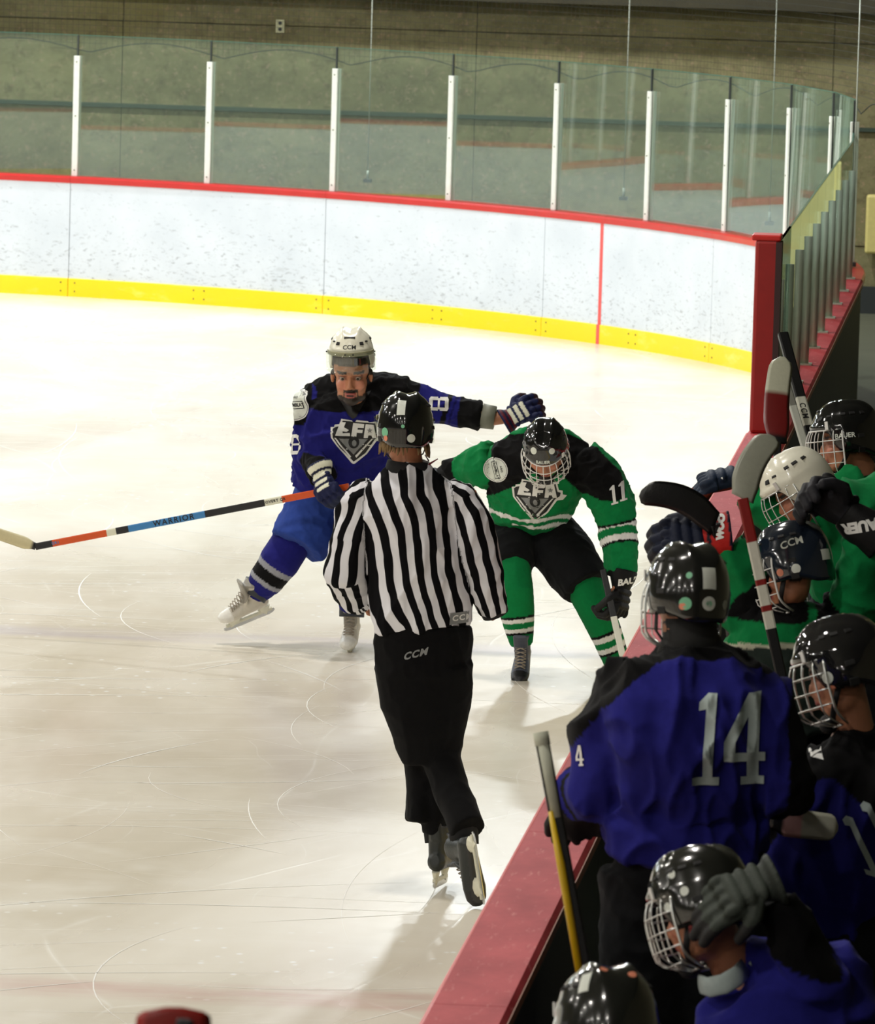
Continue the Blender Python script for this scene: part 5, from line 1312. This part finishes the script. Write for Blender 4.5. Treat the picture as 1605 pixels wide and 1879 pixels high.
# ---- crouched player with taped glove at his helmet, bottom right
f6 = Fig('player in blue with grey glove raised to his caged helmet, at the bottom right', 16.3, (1.0, 16.4, 0)); J = f6.J; side = Wd(1, .2, .3)
hc = J(1288, 1672, -.05); hf = Wd(-.85, .35, .45); hu = Wd(-.05, -1, .05)
neck, chest, pel = J(1360, 1795, .0), J(1430, 1850, .0), J(1440, 2050, .0)
fp, kn = bench_body(f6, neck, chest, pel, side, hc, hf, hu, [(J(1345, 1860, .0), J(1330, 1960, -.0), J(1250, 1960, .2)), (J(1480, 1810, .05), J(1500, 1860, -.02), J(1440, 1690, -.12))], 1.02, hair=(.02, .015, .01),
                    feet=[Vector((.62, 16.5, 0)), Vector((.95, 16.5, 0))])
bench_legs(f6, fp, kn, BLUE)
j6, jm6 = garment(f6, 'jersey', {
    'torso': ([J(1440, 2000, .0), J(1440, 1930, .0), J(1435, 1860, .0), J(1425, 1805, .0), J(1400, 1775, .0), J(1365, 1765, .0)], [(.22, .16), (.22, .17), (.215, .17), (.175, .15), (.12, .11), (.07, .07)], side),
    'armR': ([J(1450, 1790, .05), J(1500, 1810, .05), J(1530, 1880, .0), J(1490, 1800, -.08), J(1425, 1650, -.13)], [.11, .11, .10, .075, .05], None),
    'armL': ([J(1380, 1830, .0), J(1345, 1870, .0), J(1328, 1955, .0), J(1290, 1965, .10), J(1246, 1962, .22)], [.09, .09, .085, .08, .07], None),
    'shoulder': ([J(1440, 1760, .02), J(1500, 1800, .05), J(1548, 1890, .03)], [.09, .12, .12], None)},
    flat_paint(np.array(BLUE)*1.3, [('armL', .0, 9, BLK), ('armR', .30, 9, BLK)]), voxs=.010, folds=.02, fs_=5, seed=71)
bt = bvh(jm6)
decal('back_stripe', poly_shape([[(-.012, .13), (.012, .14), (.035, -.04), (.06, -.16), (.02, -.16), (.008, -.04)]]), J(1540, 1785, -.3), Wd(1, .1, 0), Wd(-.45, -.9, 0), bt, m_gridw, j6, dirn=Vector((0, 1, 0)), seg=.02)
decal('collar_tape', poly_shape([[(-.055, -.03), (.055, -.018), (.055, .030), (-.055, .012)]]), J(1328, 1800, -.3), Wd(1, -.32, 0), Wd(-.32, -1, 0), bt, m_gridw, j6, dirn=Vector((0, 1, 0)))
MB().tube([J(1284, 1806, -.09), J(1300, 1812, -.125), J(1328, 1806, -.14), J(1352, 1792, -.125), J(1366, 1776, -.08)], [(.026, .006)]*5, 12, side=Wd(.25, 1, 0)).build('neck_guard_strap', m_gridw, f6.root)
m_hgrn = mat('helmet_charcoal', (.012, .013, .011), .16, noise=.5, nscale=12, coat=.5, spec=.7)
helmet(f6.root, hc, hf, hu, m_hgrn, 1.06, cage=True, stickers_glints=((-1.5, .5, .010, m_stickglintw), (-1.7, .3, .012, m_stickglintw), (-1.25, .2, .012, m_stickglintw)))
GGR = srgb(64, 70, 64)
glove(f6.root, J(1402, 1622, -.16), Wd(-1, .40, -.10), Wd(.3, .6, .8), .30, (GGR, np.array(GGR)*.8, np.array(GGR)*1.2, (.03, .03, .03)), thumb=1, k=1.2, cuff_len=.03)
MB().tube([J(1270, 1720, -.14), J(1268, 1700, -.155), J(1290, 1685, -.16), J(1310, 1690, -.16)], .008, 8).build('red_strap', mat('strap_red', srgb(120, 34, 34), .6), f6.root)

# ---- lowest helmet
f7 = Fig('player mostly below the frame, only a glossy dark helmet showing at the bottom', 15.0, (.6, 15.1, 0)); J = f7.J; side = Wd(1, .0, .2)
hc = J(1112, 1905, .0); hf = Wd(-.35, .3, 1); hu = Wd(0, -1, .1)
neck, chest, pel = J(1120, 1985, .03), J(1125, 2080, .03), J(1125, 2300, .1)
fp, kn = bench_body(f7, neck, chest, pel, side, hc, hf, hu, [(J(1020, 2060), J(980, 2180), J(1000, 2190, .25)), (J(1230, 2060), J(1260, 2180), J(1230, 2200, .25))], 1.0, hair=(.02, .015, .01), feet=[Vector((.50, 15.2, 0)), Vector((.78, 15.2, 0))])
bench_legs(f7, fp, kn, BLUE)
garment(f7, 'jersey', {
    'torso': ([J(1125, 2260, .08), J(1125, 2160, .05), J(1122, 2080, .03), J(1120, 2030, .03), J(1120, 1998, .03)], [(.22, .16), (.23, .17), (.24, .17), (.18, .14), (.075, .07)], side),
    'armL': ([J(1050, 2055), J(1020, 2075), J(980, 2180), J(1000, 2190, .22)], [.10, .10, .085, .07], None),
    'armR': ([J(1195, 2055), J(1225, 2075), J(1260, 2180), J(1232, 2198, .22)], [.10, .10, .085, .07], None)}, flat_paint(BLUE, []), voxs=.012, folds=.015, seed=81)
helmet(f7.root, hc, hf, hu, m_hgrn, 1.12, cage=True, stickers_glints=((-2.3, .58, (.014, .026), m_stickglintw), (-3.5, .65, .010, m_sticko), (-2.75, .72, .010, m_sticko)))

# ---- green player with navy helmet, arm raised
f8 = Fig('player in green with navy caged helmet and red and navy glove, behind blue 14', 22.0, (.65, 22.2, 0)); J = f8.J; side = Wd(1, .12, .2)
hc = J(1455, 1046, .0); hf = Wd(-.9, .30, .45); hu = Wd(-.08, -1, .05)
neck, chest, pel = J(1440, 1115, .04), J(1450, 1185, .06), J(1470, 1370, .15)
ELb, WLb = J(1385, 1075, .0), J(1322, 1000, .02)
fp, kn = bench_body(f8, neck, chest, pel, side, hc, hf, hu, [(J(1375, 1150, .05), J(1395, 1070, .05), WLb), (J(1545, 1150, .1), J(1580, 1095, .05), J(1586, 985, .02))], 1.0, hair=(.02, .015, .01))
bench_legs(f8, fp, kn, GRN)
def paint8(P, keys, own, A):
    C = np.tile(np.array(GRN)*.95, (len(P), 1)); k = {n: i for i, n in enumerate(keys)}
    rel = P-np.array(J(1440, 1115)); x = rel@np.array(ux)*545; y = -(rel@np.array(uy))*545
    C[(own == k['torso']) & (y < 22-.0016*(x+10)**2+8) & (x < 40)] = BLK
    C[((own == k['torso']) | (own == k['armRa'])) & (y < 40-.30*(x-60)) & (x > 55) & (x < 260) & (y > -30-.3*(x-60)) & (A[k['armRa']] < .12)] = BLK
    C[(own == k['torso']) & (y > 66) & (y < 74)] = srgb(170, 170, 150); C[(own == k['torso']) & (y > 74)] = (.02, .03, .025)
    C[(own == k['arm']) & (A[k['arm']] > .40)] = BLK
    return C
j8, jm8 = garment(f8, 'jersey', {
    'torso': ([J(1468, 1330, .1), J(1462, 1260, .08), J(1455, 1200, .06), J(1448, 1160, .05), J(1442, 1128, .04), J(1440, 1105, .04)], [(.22, .16), (.235, .17), (.255, .17), (.23, .15), (.15, .12), (.08, .08)], side),
    'arm': ([J(1385, 1140, .04), J(1352, 1128, .05), J(1372, 1075, .04), J(1352, 1020, .02), J(1335, 1002, .02)], [.085, .075, .085, .075, .066], None),
    'armRa': ([J(1520, 1140, .08), J(1560, 1135, .08), J(1578, 1085, .05), J(1580, 1030, .02), J(1586, 985, .02)], [.095, .095, .090, .075, .068], None)},
    paint8, voxs=.009, folds=.015, fs_=6, seed=91)
bt = bvh(jm8)
decal('shoulder_number', poly_shape([[(-.045, -.015), (-.02, .02), (.05, .02), (.03, -.015)]]), J(1343, 1139, -.3), Wd(1, -.15, 0), Wd(0, -1, 0), bt, m_white, j8, dirn=Vector((0, 1, 0)))
decal('shoulder_lettering', text_shape('McTavish', .05, .001), J(1545, 1108, -.3), Wd(1, -.32, 0), Wd(-.32, -1, 0), bt, m_grey, j8, dirn=Vector((0, 1, 0)))
helmet(f8.root, hc, hf, hu, m_hnavy, 1.06, cage=True, wire=m_wirew, stickers_glints=((-1.95, .10, .016, m_stickglintw), (-2.92, .26, (.021, .018), m_stickglintw), (-1.55, .10, .013, m_sticko)), logo='CCM', logom=(-2.0, .42, .036))
RD = srgb(180, 34, 30)
g_ = glove(f8.root, J(1290, 985, .0), Wd(-1, .10, .0), Wd(0, .5, .9), .55, ((.008, .012, .03), RD, (.008, .012, .03), (.01, .012, .02)), thumb=-1, k=1.35, cuff_len=.07)
cfm = g_.children[0]
decal('cuff_lettering', text_shape('WOOD', .030, .003), J(1318, 970, -.2), Wd(.05, -1, 0), Wd(-1, -.05, 0), bvh(cfm.data), m_white, cfm, dirn=Vector((0, 1, 0)))
g_ = glove(f8.root, J(1556, 948, .0), Wd(-.80, -.62, .05), Wd(-.6, .2, -.8), .8, (BLK, BLK, (.02, .025, .035), (.02, .02, .025)), thumb=1, k=1.45, cuff_len=.10)
cfm = g_.children[0]
decal('cuff_lettering', text_shape('BAUER', .048, .003), J(1582, 972, -.2), Wd(-1, .22, 0), Wd(-.22, -1, 0)*-1, bvh(cfm.data), m_white, cfm, dirn=Vector((0, 1, 0)))
WHS = srgb(206, 204, 190); RDS = srgb(130, 24, 20)
stick('hockey_stick', 'hockey stick with big black blade held up over the ice by the red glove', J(1356, 1260, .1), J(1312, 962, -.05), J(1176, 905, -.1), Wd(.25, -1, 0), [(0, BLK)], [(0, BLK)], bh=.098, w_=.036, bow=.035, hl=.85)
H_ = J(1362, 915, -.3); Bo = J(1420, 1180, -.35); k_ = (H_.z-.03)/(H_.z-Bo.z)
tn = lambda t: 1-(1-t)/k_
stick('hockey_stick', 'red and white hockey stick, grey blade upright, in front of the white helmet', H_+(Bo-H_)*k_, H_, J(1418, 798, -.25), Wd(-1, -.5, 0),
      [(0, BLK), (tn(.10), WHS), (tn(.22), RDS), (tn(.26), WHS), (tn(.40), RDS), (tn(.44), WHS), (tn(.70), RDS)], [(0, srgb(150, 152, 138))], bh=.10, w_=.036, curve=-.03, bow=.022, hl=.8)

# ---- green player with white helmet, arm over the ledge
f9 = Fig('player in green with white helmet leaning over the ledge, navy glove on the boards', 24.8, (.6, 25.1, 0)); J = f9.J; side = Wd(.8, .2, .6)
hc = J(1468, 905, .0); hf = Wd(-.85, .52, -.10); hu = Wd(-.42, -1, .0)
neck, chest, pel = J(1525, 945, .10), J(1575, 965, .14), J(1580, 1110, .3)
fp, kn = bench_body(f9, neck, chest, pel, side, hc, hf, hu, [(J(1500, 960, .0), J(1430, 985, .05), J(1372, 900, .1)), (J(1620, 950, .3), J(1640, 1020, .3), J(1560, 1050, .2))], 1.0, hair=(.3, .26, .2))
bench_legs(f9, fp, kn, GRN)
j9, jm9 = garment(f9, 'jersey', {
    'torso': ([J(1590, 1080, .28), J(1590, 1020, .22), J(1585, 970, .16), J(1560, 930, .12), J(1535, 915, .10)], [(.23, .17), (.24, .18), (.23, .17), (.17, .14), (.09, .08)], side),
    'arm': ([J(1530, 950, .08), J(1495, 965, .04), J(1440, 960, .05), J(1405, 925, .08), J(1378, 902, .1)], [.105, .10, .085, .075, .066], None),
    'armB': ([J(1590, 935, .25), J(1625, 960, .3), J(1640, 1030, .28)], [.11, .11, .09], None)}, flat_paint(GRN, []), voxs=.009, folds=.015, fs_=6, seed=101)
helmet(f9.root, hc, hf, hu, m_hwhite, 1.10, cage=True, stickers_glints=())
LB = srgb(120, 50, 30)
g_ = glove(f9.root, J(1352, 878, .1), Wd(-1, .20, .0), Wd(0, 1, .25), .6, ((.012, .022, .045), LB, (.014, .026, .055), LB), thumb=-1, k=1.4, cuff_len=.07)
cfm = g_
decal('glove_lettering', text_shape('BAUER', .030, .002), J(1316, 868, -.2), Wd(.05, -1, 0), Wd(-1, -.05, 0), bvh(cfm.data), m_white, cfm, dirn=Vector((0, 1, 0)))

# ---- farthest player, profile with cage
f10 = Fig('farthest player on the bench, green with black helmet and cage in profile', 27.0, (.72, 27.2, 0)); J = f10.J; side = Wd(.6, .1, .9)
hc = J(1551, 812, .0); hf = Wd(-1, .10, -.05); hu = Wd(-.08, -1, 0)
neck, chest, pel = J(1585, 868, .03), J(1595, 930, .05), J(1595, 1090, .1)
fp, kn = bench_body(f10, neck, chest, pel, side, hc, hf, hu, [(J(1560, 900, -.15), J(1540, 980, -.1), J(1480, 990, .0)), (J(1600, 900, .25), J(1600, 980, .2), J(1540, 1000, .1))], 1.02, hair=(.02, .015, .01))
bench_legs(f10, fp, kn, GRN)
j10, jm10 = garment(f10, 'jersey', {
    'torso': ([J(1595, 1060, .08), J(1595, 990, .06), J(1595, 930, .05), J(1590, 885, .04), J(1585, 862, .03)], [(.21, .19), (.22, .2), (.23, .2), (.17, .15), (.085, .08)], side),
    'arm': ([J(1578, 890, -.12), J(1560, 905, -.15), J(1540, 970, -.12), J(1500, 990, .0)], [.10, .10, .085, .07], None)},
    flat_paint(GRN, []), voxs=.010, folds=.015, fs_=6, seed=111)
bt = bvh(jm10)
decal('yoke', poly_shape([[(.0, .05), (.10, .06), (.10, -.06), (.03, -.05)]]), J(1592, 870, -.4), Wd(1, 0, 0), Wd(0, -1, 0), bt, m_black, j10, dirn=Vector((0, 1, 0)))
helmet(f10.root, hc, hf, hu, m_hblack, 1.14, cage=True, wire=m_wirew, logo='BAUER', logom=(-1.45, .22, .028))

# ---- loose sticks
def atY(px, py, Y): return at(px, py, Y)
def TO_FLOOR(a, b_):
    k = (a.z-.05)/(a.z-b_.z); p = a+(b_-a)*k; return p
stick('hockey_stick', 'hockey stick with white and dark red blade upright against the red pad', Vector((.50, 25.5, .03)), atY(1426, 812, 26.2), atY(1434, 662, 26.6), Wd(-1, -.15, 0), [(0, BLK)], [(0, BLK), (.06, (.12, .006, .006)), (.56, srgb(166, 166, 146))], bh=.108, curve=.02, hl=.7, bow=.012)
_a = atY(1436, 613, 28.6); _b = TO_FLOOR(_a, atY(1516, 905, 28.0)); _f = lambda y: (_a.z-(_a+(atY(1516, 905, 28.0)-_a)*((y-613)/292)).z)/(_a.z-_b.z)
stick('hockey_stick', 'black hockey stick shaft leaning behind the farthest helmet, butt end up', atY(1436, 613, 28.6), TO_FLOOR(atY(1436, 613, 28.6), atY(1516, 905, 28.0)), TO_FLOOR(atY(1436, 613, 28.6), atY(1516, 905, 28.0))+Vector((.2, .15, .0)), Wd(1, .1, 0), [(0, BLK), (_f(733), srgb(190, 190, 176)), (_f(785), BLK)], [(0, BLK)], w_=.045, th=.03,
      text=[('CCM', _f(759), .036, m_black, 1)])
stick('hockey_stick', 'slim silver hockey stick shaft leaning beside the black one', atY(1441, 700, 28.2), TO_FLOOR(atY(1441, 700, 28.2), atY(1502, 905, 27.9)), TO_FLOOR(atY(1441, 700, 28.2), atY(1502, 905, 27.9))+Vector((.2, -.1, .0)), Wd(1, .1, 0), [(0, srgb(120, 120, 112)), (.06, srgb(176, 178, 168)), (.3, srgb(130, 130, 120))], [(0, BLK)], w_=.034, th=.02)
YEL = srgb(206, 170, 20)
stk_y = stick('hockey_stick', 'yellow and black hockey stick with white taped grip standing at the red ledge', atY(993, 1352, 16.6), atY(1165, 2290, 16.4), atY(1240, 2300, 16.3), Wd(.9, .1, 0), [(0, BLK), (.15, BLK)], [(0, YEL)], w_=.036, th=.024, butt_knob=(mat('grip_white', srgb(176, 178, 160), .8), .21))
for o in [stk_y.children[0]]:
    a_, b_ = atY(993, 1352, 16.6), atY(1165, 2290, 16.4); d = (b_-a_)
    MB().tube([a_+d*.145+Vector((-.010, -.016, 0)), a_+d*.25+Vector((-.008, -.018, 0)), a_+d*.5+Vector((-.012, -.016, 0))], [.006, .011, .010], 8).build('yellow_flash', mat('flash_yellow', YEL, .4), o)
rs_ = None
# red taped blade of a stick standing close to the camera
rs_ = stick('hockey_stick', 'blurred red taped stick blade poking up at the bottom left edge', Vector((.26, 10.25, .02)), atY(318, 1990, 10.2), atY(318, 1850, 10.2), Wd(1, .05, 0), [(0, BLK)], [(0, BLK), (.2, srgb(136, 28, 20))], bh=.13, curve=.01)

MB().box(atY(352, 1962, 10.16), (.028, .02, .16), Wd(1, .1, 0), Wd(0, 0, 1), Wd(-.15, -1, 0)).build('black_tape_end', m_black, rs_, smooth=False, bevel=.006)
